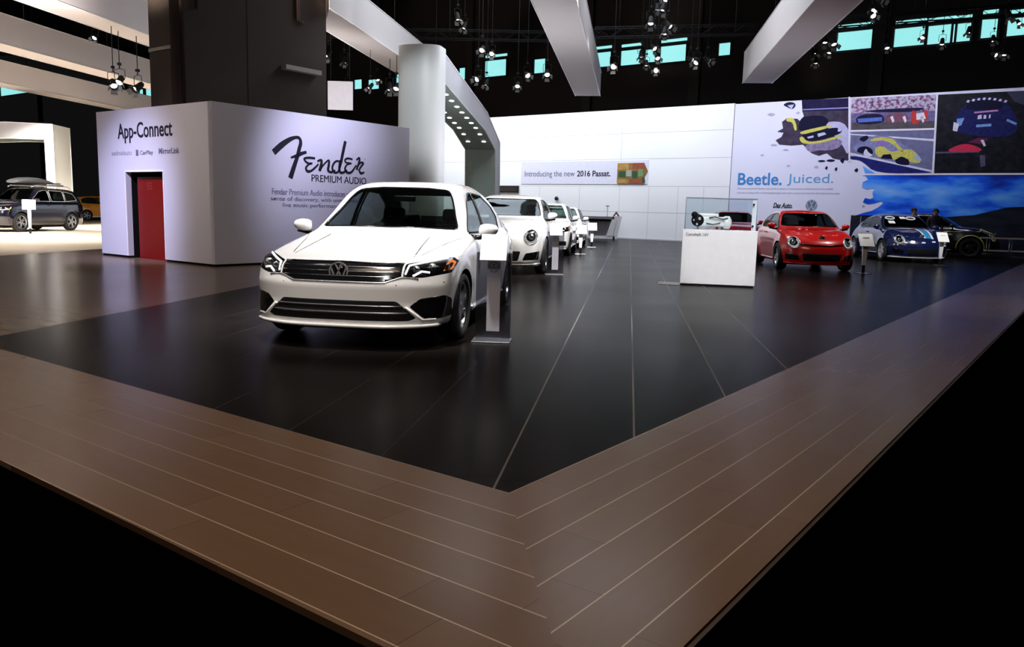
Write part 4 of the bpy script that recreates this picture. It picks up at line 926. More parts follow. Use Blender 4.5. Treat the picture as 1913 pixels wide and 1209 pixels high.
BEETLE=dict(name='white_hatchback_car',rglass=M_gld,L=4.28,W=.905,H=1.49,belt=1.0,
 top=[(-2.2,.70),(-2.05,.86),(-1.85,1.0),(-1.6,1.15),(-1.3,1.29),(-.9,1.42),(-.5,1.48),(-.1,1.49),(.2,1.45),(.40,1.37),(.7,1.20),(.95,1.07),(1.1,1.03),(1.4,.985),(1.7,.91),(1.95,.80),(2.08,.70),(2.2,.55)],
 side=[(.05,.76),(.17,.82),(.3,.87),(.5,.90),(.7,.905),(.86,.885),(.96,.84),(1.02,.79),(1.2,.73),(1.4,.62),(1.5,.54)],
 plan=[(-2.2,.74),(-1.9,.84),(-1.5,.93),(-.5,.97),(.6,.97),(1.3,.93),(1.8,.86),(2.15,.80)],
 front=[(.05,2.0),(.17,2.06),(.24,2.13),(.40,2.15),(.55,2.14),(.65,2.11),(.8,2.04),(1.0,1.8)],rear=[(.1,-2.05),(.4,-2.13),(.8,-2.08),(1.0,-1.95),(1.2,-1.8)],
 fset=.42,fpow=2.4,rset=.35,zb=.17,k=.026,wrap=.20,crown=.05,arches=((1.27,.39,.015),(-1.27,.39,.02)),bk=.035,
 blobs=[(1.22,.60,.48,.62,.305,.50),(-1.22,.60,.50,.66,.305,.50)],
 axles=(1.27,-1.27),R=.335,rr=.24,ar=.375,track=.79,spokes=5,dbl=False,
 wind=rnd([(-.70,1.075),(-.60,1.33),(-.52,1.40),(.52,1.40),(.60,1.33),(.70,1.075)],.05,3),rwind=rnd([(-.55,1.10),(-.46,1.36),(.46,1.36),(.55,1.10)],.06),
 swin=[rnd([(.72,1.04),(.25,1.33),(-.05,1.40),(-.42,1.40),(-.42,1.03)],.03),rnd([(-.48,1.03),(-.48,1.395),(-.85,1.34),(-1.15,1.22),(-1.25,1.10),(-1.1,1.03)],.04)],
 feat=[('lower_intake',rnd([(-.47,.44),(.47,.44),(.42,.26),(-.42,.26)],.03),.07,M_black),('side_intake',rnd([(.56,.40),(.80,.44),(.78,.28),(.50,.27)],.02),.05,M_trim),('side_intake',rnd(mir([(.56,.40),(.80,.44),(.78,.28),(.50,.27)]),.02),.05,M_trim)],
 lamps=[(circ((.64,.70),.135,18,.95),.07,'round')],
 bars=[('intake_bar',[(-.44,.38),(.44,.38)],.008,M_trim,-.02),('intake_bar',[(-.42,.32),(.42,.32)],.008,M_trim,-.02),('lip',[(-.80,.20),(-.4,.195),(.4,.195),(.80,.20)],.018,PW,.01)],
 badge=(0,.80,.075),btilt=0,seams=[[(.85,1.0),(.86,.8),(.80,.45),(.72,.28)],[(-.45,1.02),(-.5,.8),(-.48,.3)]],hood=[[(2.0,.30),(1.7,.42),(1.3,.55),(1.05,.66)]],handles=[(-.30,.90)],skirt=(-.75,.75,.24),mirror=(.68,1.05),dash=.62,rvz=1.33,paint=PW)
HATCH=dict(SEDAN,name='white_hatchback',L=4.27,W=.90,H=1.46,belt=.965,wind=rnd([(-.71,1.035),(-.64,1.15),(-.55,1.33),(-.49,1.395),(.49,1.395),(.55,1.33),(.64,1.15),(.71,1.035)],.04,2),rwind=rnd([(-.60,1.10),(-.50,1.36),(.50,1.36),(.60,1.10)],.05),side=[(.05,.78),(.16,.84),(.24,.87),(.45,.90),(.62,.905),(.78,.895),(.90,.87),(.97,.83),(1.02,.78),(1.2,.71),(1.38,.625),(1.46,.56),(1.55,.48)],mirror=(.66,1.02),rvz=1.33,
 top=[(-2.2,1.0),(-2.05,1.12),(-1.9,1.27),(-1.7,1.38),(-1.3,1.44),(-.6,1.475),(-.1,1.47),(.2,1.42),(.55,1.25),(.9,1.07),(1.05,1.02),(1.3,.97),(1.7,.89),(1.95,.82),(2.1,.76),(2.2,.68)],
 plan=[(-2.15,.88),(-1.6,.97),(-.5,1),(.8,1),(1.5,.97),(2.1,.93)],front=[(.05,1.95),(.17,2.02),(.25,2.09),(.45,2.12),(.62,2.11),(.74,2.06),(.85,1.95)],rear=[(.1,-2.05),(.4,-2.12),(.8,-2.12),(1.0,-2.08),(1.2,-2.0),(1.4,-1.85)],
 axles=(1.32,-1.30),R=.32,rr=.22,ar=.36,track=.78,arches=((1.32,.38,.012),(-1.30,.38,.012)),
 swin=[rnd([(.70,1.005),(.15,1.33),(-.05,1.385),(-.32,1.39),(-.32,1.0)],.03),rnd([(-.38,1.0),(-.38,1.39),(-1.2,1.37),(-1.5,1.25),(-1.5,1.05)],.03)],
 feat=[('upper_grille',[(-.52,.76),(-.52,.68),(.52,.68),(.52,.76)],.05,M_trim),('lower_intake',rnd([(-.50,.46),(.50,.46),(.45,.28),(-.45,.28)],.02),.07,M_black),('side_intake',rnd([(.58,.42),(.80,.42),(.80,.30),(.60,.30)],.02),.05,M_trim),('side_intake',rnd(mir([(.58,.42),(.80,.42),(.80,.30),(.60,.30)]),.02),.05,M_trim)],
 bars=[('grille_bar',[(-.52,.72),(.52,.72)],.006,M_chrome,-.01),('lip',[(-.80,.21),(-.4,.20),(.4,.20),(.80,.21)],.018,PW,.01)],badge=(0,.72,.07),skm=PW,
 hood=[[(2.0,.45),(1.6,.55),(1.1,.68)]],seams=[[(.95,.97),(.95,.7),(.9,.3)],[(-.35,.98),(-.35,.3)]])
SUV=dict(SEDAN,name='dark_blue_estate_car',L=4.43,W=.905,H=1.68,belt=1.12,
 top=[(-2.2,1.2),(-2.1,1.35),(-1.95,1.52),(-1.75,1.62),(-1.3,1.67),(-.5,1.69),(.0,1.67),(.3,1.60),(.6,1.42),(.9,1.23),(1.05,1.17),(1.3,1.13),(1.7,1.06),(2.0,.97),(2.15,.90),(2.25,.8)],
 side=[(.1,.80),(.25,.85),(.5,.90),(.8,.905),(1.0,.885),(1.12,.85),(1.2,.79),(1.4,.72),(1.6,.63),(1.7,.55)],
 plan=[(-2.2,.9),(-1.6,.98),(0,1),(1.5,.98),(2.15,.93)],front=[(.1,2.0),(.3,2.12),(.6,2.17),(.85,2.14),(1.0,2.05)],rear=[(.1,-2.0),(.4,-2.18),(.9,-2.2),(1.2,-2.12),(1.5,-1.95)],zb=.24,
 axles=(1.33,-1.27),R=.36,rr=.25,ar=.40,track=.79,arches=((1.33,.42,.015),(-1.27,.42,.015)),
 wind=rnd([(-.70,1.20),(-.56,1.56),(-.48,1.61),(.48,1.61),(.56,1.56),(.70,1.20)],.05),rwind=rnd([(-.6,1.22),(-.5,1.5),(.5,1.5),(.6,1.22)],.05),
 swin=[rnd([(.72,1.16),(.20,1.52),(-.05,1.58),(-.25,1.58),(-.25,1.16)],.03),rnd([(-.33,1.16),(-.33,1.58),(-1.05,1.56),(-1.05,1.16)],.03),rnd([(-1.12,1.17),(-1.12,1.555),(-1.6,1.48),(-1.75,1.22)],.03)],wtrim=M_chrome,
 feat=[('upper_grille',[(-.5,.93),(-.5,.80),(.5,.80),(.5,.93)],.05,M_trim),('lower_intake',rnd([(-.55,.6),(.55,.6),(.5,.38),(-.5,.38)],.02),.07,M_black)],
 lamps=[(rnd([(.53,.94),(.53,.80),(.84,.82),(.87,.93),(.8,.965)],.012,2),.06,'long')],proj=[(.62,.87,.04),(.73,.88,.04)],drl=[[(.55,.83),(.70,.82),(.84,.84)]],amber=[(.83,.85),(.86,.86),(.86,.92),(.84,.93)],
 bars=[('grille_bar',[(-.5,.90),(.5,.90)],.008,M_chrome,-.01),('grille_bar',[(-.5,.84),(.5,.84)],.008,M_chrome,-.01)],badge=(0,.87,.08),seams=[[(.95,1.12),(.95,.7),(.9,.4)],[(-.29,1.12),(-.29,.4)],[(-1.1,1.12),(-1.05,.8)]],hood=[[(2.0,.5),(1.5,.6),(1.1,.7)]],handles=[(-.1,1.0),(-.95,1.0)],skirt=(-.85,.9,.36),skm=mat('grey_plastic',(.04,.04,.04),.6),mirror=(.68,1.17),paint=PB,glass=M_gld)
HEAD=math.radians(90-ROW)+pi      # bearing of a nose that points back down the rows, towards the viewer
rowq=lambda q,s: rowx*q+rowv*s
def rq(p): v=Vector((p[0],p[1],0)); return v.dot(rowx),v.dot(rowv)
# front white sedan: from its three tyre contacts
a,b,c=G(871,626),G(946,570),G(529,620); mid=(a+c)/2; q0,s0=rq(mid)
cp_=rowq(q0-.04,s0+1.40*1.07+.0); sedan,shS=build_car(SEDAN,(cp_.x,cp_.y,0),HEAD,'large white four-door saloon nearest the viewer, nose to the viewer',res=(150,60,46),scale=(1.07,1.07,1.0))
# white beetle
B2=dict(BEETLE,glass=M_glb); b2,shB=build_car(B2,(*rowq(-2.62,18.25).xy,0),HEAD,'white round-headlamp car directly behind the front white saloon',scale=(1.05,1.05,1.10))
b3,_=build_car(HATCH,(*rowq(-2.58,25.3).xy,0),HEAD,'third white car in the row, behind the white round-headlamp car',detail=1,res=(80,30,24),scale=(1,1,1.05))
H4=dict(HATCH,name='white_hatchback'); b4,_=build_car(H4,(*rowq(-2.55,30.6).xy,0),HEAD,'fourth and farthest white car in the row, near the grey desk',detail=1,res=(80,30,24))
# red ones
R1=dict(BEETLE,glass=M_glb,name='red_hatchback_car',paint=PR,bars=[('intake_bar',[(-.44,.35),(.44,.35)],.010,M_trim,-.02),('lip',[(-.80,.20),(-.4,.195),(.4,.195),(.80,.20)],.018,PR,.01),('grille_bar',[(-.5,.66),(-.2,.635),(.2,.635),(.5,.66)],.022,M_trim,.0)],skirt=(-.75,.75,.24))
red,_=build_car(R1,(7.62,21.65,0),HEAD+math.radians(3),'bright red round-headlamp car to the right of the glass display case')
red2,_=build_car(dict(R1),(8.35,31.2,0),HEAD,'red car farther back, seen through the glass of the display case',detail=1,res=(80,30,24))
# blue rally car
RB=dict(BEETLE,name='blue_rally_car',paint=PN,W=.94,R=.345,ar=.39,track=.84,blobs=[(1.22,.66,.50,.64,.33,.52),(-1.22,.66,.52,.68,.33,.52)],mm=PN,rimm=mat('white_rally_rim',(.6,.6,.62),.4),
  bars=[('lip',[(-.85,.17),(-.4,.165),(.4,.165),(.85,.17)],.022,mat('silver_splitter',(.6,.6,.65),.3),.02)],glass=M_gld)
rally,shR=build_car(RB,(12.68,27.0,0),HEAD+math.radians(4),'dark blue rally car with white and light blue bonnet stripes',detail=1,res=(110,44,34))
def topstrip(par,sh,x0,x1,ya,yb,m,nm='stripe',off=.004,n=14):
    bm=NB(); A_=[];B_=[]
    for i in range(n+1):
        t=i/n; x=x0+(x1-x0)*t; A_.append(bm.verts.new(sh.sz(x,ya[0]+(ya[1]-ya[0])*t,off))); B_.append(bm.verts.new(sh.sz(x,yb[0]+(yb[1]-yb[0])*t,off)))
    for i in range(n): bm.faces.new((A_[i],A_[i+1],B_[i+1],B_[i])).smooth=True
    return obj(nm,bm,m,par)
M_sw=mat('stripe_white',(.75,.77,.85),.3); M_sc=mat('stripe_cyan',(.03,.25,.55),.3); M_sp=mat('stripe_pink',(.55,.12,.25),.3)
topstrip(rally,shR,1.1,2.0,(.10,.05),(.16,.10),M_sw); topstrip(rally,shR,1.1,2.0,(.16,.10),(.38,.27),M_sc); topstrip(rally,shR,1.1,2.0,(.38,.27),(.44,.33),M_sw)
topstrip(rally,shR,1.05,1.12,(-.55,-.55),(.0,.0),M_sw); topstrip(rally,shR,1.05,1.12,(.0,.0),(.45,.45),M_sp)
# number rings and banner on the rally windscreen
bm=NB()
def ring(bm,sh,y,z,ry,rz,w_=.022):
    tube(bm,[sh.sx(y+ry*math.cos(a),z+rz*math.sin(a),1,.006) for a in np.linspace(0,2*pi,18,endpoint=False)],w_,5,closed=True)
ring(bm,shR,-.42,1.36,.13,.04); ring(bm,shR,.22,1.36,.15,.04); obj('windscreen_logo',bm,M_sw,rally)
bm=NB(); 
for y0,z0,y1,z1 in ((-.12,1.34,.05,1.41),(-.52,1.19,-.34,1.27),):
    v=[bm.verts.new(shR.sx(y,z,1,.008)) for y,z in((y0,z0),(y1,z0),(y1,z1),(y0,z1))]; bm.faces.new(v)
obj('windscreen_sticker',bm,mat('sticker_white',(.8,.82,.78),.4),rally)
bm=NB()
for y,z in ((-.5,.62),(-.30,.66),(.0,.63),(.32,.66),(.55,.62),(.7,.55),(-.74,.55)):
    v=[bm.verts.new(shR.sx(y+dy,z+dz,1,.006)) for dy,dz in((-.06,-.02),(.06,-.02),(.05,.02),(-.05,.02))]; bm.faces.new(v)
obj('sponsor_mark',bm,M_sw,rally)
bm=NB(); box(bm,-2.15,-1.85,-.75,.75,1.40,1.43,0,None,.01)
for s_ in (-.5,.5): box(bm,-2.05,-1.95,s_-.015,s_+.015,.95,1.41)
obj('rear_wing',bm,M_trim,rally)
# black and yellow racer, right end, nose to the right
hd=math.atan2(-.5,.85); RY=dict(RB,name='black_racing_car',paint=PK,bars=[('lip',[(-.85,.17),(-.4,.165),(.4,.165),(.85,.17)],.022,PAY,.02)],rimm=M_blk2)
wc=atY(1806,478,29.6); wc.z=0; fx=Vector((math.cos(hd),math.sin(hd),0)); lf=Vector((-fx.y,fx.x,0)); cpos=wc-fx*1.27+lf*.88
racer,shY=build_car(RY,(cpos.x,cpos.y,0),hd,'black racing car with yellow wheel arches behind the low rail at the right edge',detail=1,res=(90,36,28),scale=1.06)
for s_ in (1,-1):
    for xa in (1.27,-1.27):
        bm=NB(); pts=[]
        for a in np.linspace(-.1,pi+.1,22):
            x,z=xa+.42*math.cos(a),.345+.42*math.sin(a); pts.append(shY.sy(x,max(z,.2),s_,.008))
        tube(bm,pts,.022,6); obj('arch_trim',bm,PAY,racer)
    bm=NB(); tube(bm,[shY.sx(s_*(.64+.27*math.cos(a)),.74+.24*math.sin(a),1,.008) for a in np.linspace(.3,pi-.2,14)],.02,6); obj('bonnet_trim',bm,PAY,racer)
    bm=NB(); v=[bm.verts.new(shY.sx(s_*(.64+.11*math.cos(a)),.70+.11*math.sin(a),1,.012)) for a in np.linspace(0,2*pi,16,endpoint=False)]; bm.faces.new(v); obj('lamp_cover',bm,PAY,racer)
# left stand: estate car with roof box, yellow car
fw,rw=G(40,433),G(135,431); d=(fw-rw); hd2=math.atan2(d.y,d.x); 
# keep wheelbase length: choose the heading whose foreshortened wheelbase matches
rwp=Vector((rw.x,rw.y,0)); best=None
for k in range(0,180):
    th_=math.radians(180+k*.5); f_=Vector((math.cos(th_),math.sin(th_),0)); fp=rwp+f_*2.6
    c_=RM.T@np.array([fp.x,fp.y,-EYE]); px=956.5+F_PX*c_[0]/c_[2]
    if c_[2]>0:
        e_=abs(px-41)
        if best is None or e_<best[0]: best=(e_,th_)
hd2=best[1]; f_=Vector((math.cos(hd2),math.sin(hd2),0)); l_=Vector((-f_.y,f_.x,0))
sp_=rwp+f_*1.27-l_*.88*(1 if l_.dot(Vector((0,-1,0)))>0 else -1)
suv,shU=build_car(SUV,(sp_.x,sp_.y,0),hd2,'dark blue estate car with a roof box at the left edge',detail=1,res=(110,44,34))
bm=NB()
for s_ in (1,-1): tube(bm,[(.35,s_*.52,1.70),(.2,s_*.54,1.75),(-1.5,s_*.54,1.75),(-1.7,s_*.52,1.67)],.022,8)
obj('roof_rail',bm,M_chrome,suv)
bm=NB()
for x in (-.1,-1.2): tube(bm,[(x,-.62,1.79),(x,.62,1.79)],.022,8)
obj('roof_bar',bm,M_blk2,suv)
bm=NB(); n=18; rings=[]
for i in range(n+1):
    t=i/n; x=.75-t*2.35; hh=.20*math.sin(pi*min(1,t*1.15+.08))**.6 if t<.95 else .06; ww=.40*(math.sin(pi*min(.97,t*.9+.06)))**.35
    ring_=[]
    for k in range(16):
        a=2*pi*k/16; ring_.append(bm.verts.new((x,ww*np.sign(math.cos(a))*abs(math.cos(a))**.6,1.83+hh*.6+hh*.6*np.sign(math.sin(a))*abs(math.sin(a))**.7)))
    rings.append(ring_)
for A_,B_ in zip(rings,rings[1:]):
    for k in range(16): bm.faces.new((A_[k],A_[(k+1)%16],B_[(k+1)%16],B_[k])).smooth=True
bm.faces.new(rings[0]); bm.faces.new(rings[-1][::-1]); bmesh.ops.recalc_face_normals(bm,faces=bm.faces)
rb=obj('roof_box',bm,mat('grey_roof_box',(.10,.11,.12),.35),None); rb.matrix_world=Matrix.Translation(sp_)@Matrix.Rotation(hd2,4,'Z'); tag(rb,'long grey roof box carried on top of the dark blue estate car','roof box')
yp=G(150,412); yel,_=build_car(dict(HATCH,name='yellow_hatchback',paint=PY,bars=[]),(yp.x+.5,yp.y+1.2,0),math.radians(60),'orange-yellow car half hidden behind the white corner room',detail=1,res=(70,28,22))
# ------------------------------------------------------------------ info stands
M_stand=mat('stand_white',(.82,.82,.85),.3); M_acr=glassmat('frosted_acrylic',(.55,.55,.60),.10,.25)
def stand_small(base,hgt,cw,ch,label,yaw=0,tilt=35):
    e_=empty('info_stand',(base.x,base.y,0),yaw,label,'sign stand','slim white info stands beside the cars')
    bm=NB(); box(bm,-.16,.16,-.14,.14,0,.012,0,None,.003); obj('base_plate',bm,M_alu,e_)
    bm=NB(); prism(bm,[(-.035,-.012,.012),(.035,-.012,.012),(.035,.012,.012),(-.035,.012,.012)],(0,0,.2)); obj('foot',bm,M_black,e_)
    bm=NB(); zt=hgt-ch*.3
    vs=[(-.04,-.02,.2),(.04,-.02,.2),(.04,.02,.2),(-.04,.02,.2)]; vt=[(-.075,-.02,zt),(.075,-.02,zt),(.075,.02,zt),(-.075,.02,zt)]
    A_=[bm.verts.new(p) for p in vs]; B_=[bm.verts.new(p) for p in vt]; bm.faces.new(A_[::-1]); bm.faces.new(B_)
    for i in range(4): bm.faces.new((A_[i],A_[(i+1)%4],B_[(i+1)%4],B_[i]))
    obj('blade',bm,M_stand,e_)
    Mt=Matrix.Translation((0,-.03,hgt-ch*.5))@Matrix.Rotation(math.radians(-tilt),4,'X')
    bm=NB(); box(bm,-cw/2,cw/2,-.012,.012,-ch/2,ch/2,0,Mt,.004); o=obj('card',bm,mat('white_info_card',(.85,.86,.84),.35),e_)  # plain white card
    return e_
stand_small(G(1612,511),.98,.34,.36,'white info stand between the red car and the blue rally car')
stand_small(G(1755,496),1.0,.32,.34,'white info stand at the right corner of the blue rally car, before a person')
stand_small(G(1084,475),.93,.34,.34,'white info stand beside the third white car')
stand_small(G(1105,462),.93,.34,.34,'white info stand beside the fourth white car, nearest the grey desk')
sl=G(57,437); stand_small(sl,1.25,.42,.42,'white info stand leaning in front of the dark blue estate car',.5)
def stand_big(base,label,yaw,card=True):
    e_=empty('info_stand',(base.x,base.y,0),yaw,label,'sign stand','clear panel info stands beside the white cars')
    bm=NB(); box(bm,-.20,.18,-.14,.14,0,.012,0,None,.003); obj('base_plate',bm,M_alu,e_)
    bm=NB(); box(bm,-.175,.175,-.006,.006,.012,.88); p=obj('clear_panel',bm,M_acr,e_)
    bm=NB(); box(bm,-.065,.065,-.012,-.007,.10,.80); obj('metal_blade',bm,mat('blade_metal',(.50,.49,.56),.35,.2),p)
    bm=NB(); emblem(bm,(.0,.74),.055,-.015,0); obj('emblem',bm,mat('emblem_grey',(.20,.21,.25),.4),p)
    Mt=Matrix.Translation((.0,-.05,.93))@Matrix.Rotation(math.radians(-35),4,'X')
    bm=NB(); box(bm,-.13,.13,-.010,.010,-.15,.15,0,Mt,.004); obj('card',bm,MATS['white_info_card'],e_); return e_
sb1=G(920,637); stand_big(sb1,'clear info panel with round emblem beside the nearest white saloon',math.radians(-4))
stand_big(G(1036,513),'clear info panel beside the white round-headlamp car',math.radians(0))
# ------------------------------------------------------------------ display case
ca,cb=G(1270,532),G(1409,538); dv=(cb-ca); cw=dv.length; cyaw=math.atan2(dv.y,dv.x); Hc=1.03; dp=.62
ce=empty('display_case',(ca.x,ca.y,0),cyaw,'white display case with clear glass top standing on the charcoal floor','display case')
bm=NB(); box(bm,.02,cw-.02,.02,dp-.02,0,.03); obj('recessed_foot',bm,M_black,ce)
bm=NB(); box(bm,0,cw,0,dp,.03,Hc,0,None,.006); pl_=obj('plinth',bm,mat('gloss_white_plinth',(.76,.77,.80),.3),ce)
z0=Hc; z1=1.60; tg=.012; bm=NB(); box(bm,.03,cw-.03,.03,.03+tg,z0,z1); box(bm,.03,cw-.03,dp-.03-tg,dp-.03,z0,z1); box(bm,.03,.03+tg,.045,dp-.045,z0,z1); box(bm,cw-.03-tg,cw-.03,.045,dp-.045,z0,z1); box(bm,.03,cw-.03,.03,dp-.03,z1,z1+tg)
obj('glass_cover',bm,glassmat('case_glass',(.93,.96,.97),.012),ce)
bm=NB()
for x in (.035,cw-.035):
    for y in (.035,dp-.035): tube(bm,[(x,y,z0),(x,y,z1+.01)],.007,6)
tube(bm,[(.035,.035,z1+.01),(cw-.035,.035,z1+.01),(cw-.035,dp-.035,z1+.01),(.035,dp-.035,z1+.01)],.007,6,closed=True); obj('glass_edge',bm,mat('glass_edge_grey',(.30,.34,.40),.3),ce)
bm=NB()
for z in (z0+.09,z1-.09): ball(bm,(cw-.10,.02,z),.02)
obj('clamp',bm,M_blk2,ce)
bm=NB(); box(bm,cw-.12,cw-.045,.05,.058,z0+.005,z1-.01); obj('corner_strip',bm,mat('white_corner_strip',(.85,.85,.92),.4),ce)
lettering('Camshaft 16V',mat('print_grey_ink',(.12,.12,.14),.5),pl_,.06,.47,Hc-.115,Hc-.06,-.004,.01,th=-.006) 
# exhibit: cutaway engine on its own stand
ex=empty('engine_exhibit',(*(Matrix.Translation(ca)@Matrix.Rotation(cyaw,4,'Z')@Vector((.22,.30,0))).xy,Hc),cyaw,'white cutaway engine model with black pulley face inside the display case','engine model')
M_ew=mat('engine_white',(.80,.80,.80),.35); bm=NB()
box(bm,-.02,.52,-.12,.14,.06,.24,0,None,.03); box(bm,.05,.42,-.10,.10,.22,.30,0,None,.025); lathe(bm,[(.001,.5),(.10,.5),(.12,.54),(.12,.62),(.05,.66),(.001,.66)],'x',20,0,Matrix.Translation((0,0,.14))); obj('engine_block',bm,M_ew,ex)
bm=NB(); lathe(bm,[(.001,-.15),(.10,-.15),(.115,-.12),(.115,-.10),(.001,-.10)],'y',22,0,Matrix.Translation((.04,0,.17))); lathe(bm,[(.001,-.16),(.05,-.16),(.06,-.12),(.001,-.12)],'y',18,0,Matrix.Translation((-.02,0,.27))); fc=obj('pulley_face',bm,M_black,ex)
bm=NB()
for x,z,r in ((.075,.20,.028),(-.03,.17,.018),(.03,.10,.022)): lathe(bm,[(.001,-.162),(r,-.162),(r,-.150),(.001,-.150)],'y',14,0,Matrix.Translation((x,0,z)))
obj('pulley_hub',bm,M_chrome,fc)
bm=NB(); tube(bm,[(.25,-.13,.22),(.35,-.16,.24),(.5,-.15,.20),(.58,-.10,.22)],.012,8); tube(bm,[(.20,-.13,.12),(.32,-.15,.10),(.45,-.14,.13)],.010,8); obj('pipe',bm,mat('engine_grey_pipe',(.12,.11,.11),.4,.6),ex)
bm=NB()
for x in (.05,.45): box(bm,x-.02,x+.02,-.08,.08,0,.07)
obj('support',bm,M_alu,ex)
# metal floor plate beside the case
fp0=G(1254,531); bm=NB(); box(bm,-.24,.16,-.16,.42,.0005,.008,0,None,.002)
fpo=obj('floor_plate',bm,mat('grey_floor_plate',(.20,.19,.19),.4,.3),None); fpo.location=(fp0.x-.0,fp0.y-.0,0); fpo.rotation_euler=(0,0,cyaw); tag(fpo,'flat grey metal floor plate beside the left foot of the display case','floor plate')
bm=NB()
for i in range(6): box(bm,-.22,.14,-.13+i*.09,-.10+i*.09,.008,.010)
obj('grip_strip',bm,mat('pale_grip',(.34,.33,.33),.5),fpo)
# ------------------------------------------------------------------ reception desk by the wall
da,db=G(1097,446),G(1150,448); k0=Vector((da.x,da.y,0)); dd=Vector((db.x-da.x,db.y-da.y,0)); dw_=G(1150,448); yawd=math.radians(-6)
Yd=37.6; A0=G(1148,447.5); Yd=A0.y; x0=Yd*((1096-956.5)/F_PX); x1=A0.x; wdk=x1-x0
de=empty('reception_desk',(x0,Yd,0),0,'grey and white angled desk against the foot of the white wall','desk')
bm=NB(); box(bm,-.1,wdk,0,.7,.02,.16); obj('desk_plinth',bm,M_white,de)
bm=NB(); prism(bm,[(.0,.1,.16),(wdk-.42,.1,.16),(wdk-.26,.1,.86),(.0,.1,.86)],(0,.5,0)); obj('desk_front',bm,mat('slate_grey_panel',(.10,.09,.10),.5),de)
bm=NB(); box(bm,-.05,wdk-.22,.08,.65,.86,.97); obj('dark_band',bm,M_black,de)
bm=NB(); box(bm,-.3,wdk-.05,-.02,.72,.97,1.10,0,None,.01); obj('desk_top',bm,mat('mid_grey_top',(.22,.21,.22),.4),de)
bm=NB(); prism(bm,[(wdk-.42,-.02,.16),(wdk-.10,-.02,.16),(wdk+.10,-.02,1.12),(wdk-.12,-.02,1.12)],(0,.7,0)); prism(bm,[(wdk-.10,.0,.02),(wdk+.10,.0,.02),(wdk+.32,.0,1.12),(wdk+.10,.0,1.12)],(0,.68,0)) ; o=obj('slanted_end',bm,mat('desk_end_white',(.70,.70,.72),.4),de)
lp=empty('desk_lamp',(x0+.86,Yd+.3,1.10),0,'thin grey lamp stem standing on the grey desk','lamp')
bm=NB(); tube(bm,[(0,0,0),(0,0,.48)],.016,8); lathe(bm,[(.001,0),(.07,0),(.07,.015),(.001,.015)],'z',16); obj('stem',bm,mat('lamp_grey',(.35,.36,.37),.4),lp)
bm=NB(); lathe(bm,[(.001,.0),(.09,.0),(.07,.06),(.001,.06)],'z',16,0,Matrix.Translation((0,0,.48))); obj('lamp_head',bm,mat('lamp_grey2',(.28,.28,.28),.4),lp)
bm=NB(); A_=[(.0,0.002),(.18,.26),(.36,0),(.28,0),(.18,.14),(.08,0)]; prism(bm,[(p[0],0,p[1]) for p in A_],(0,.08,0)); o=obj('display_triangle',bm,mat('maroon_gloss',(.14,.03,.04),.4),None); o.location=(x0+1.12,Yd+.28,1.10); tag(o,'small dark red peaked display piece on the grey desk','display piece')
# ------------------------------------------------------------------ low rail at the right
ra_,rb_=G(1842,490),G(1885,491.5); rv=(rb_-ra_).normalized(); re_=empty('low_rail',(ra_.x,ra_.y,0),math.atan2(rv.y,rv.x),'low rail with two white bars on thin legs at the right edge','railing')
bm=NB(); box(bm,-.25,2.1,-.03,.03,.77,.82); box(bm,-.1,2.1,-.03,.03,.36,.41); obj('white_bar',bm,mat('rail_white',(.72,.68,.66),.35),re_)
for x in (0,.68,1.36,2.0):
    for y in (-.05,.05):
        bm=NB(); tube(bm,[(x+y,y,0),(x+y,y*.4,.79)],.010,6); obj('leg',bm,M_alu,re_)
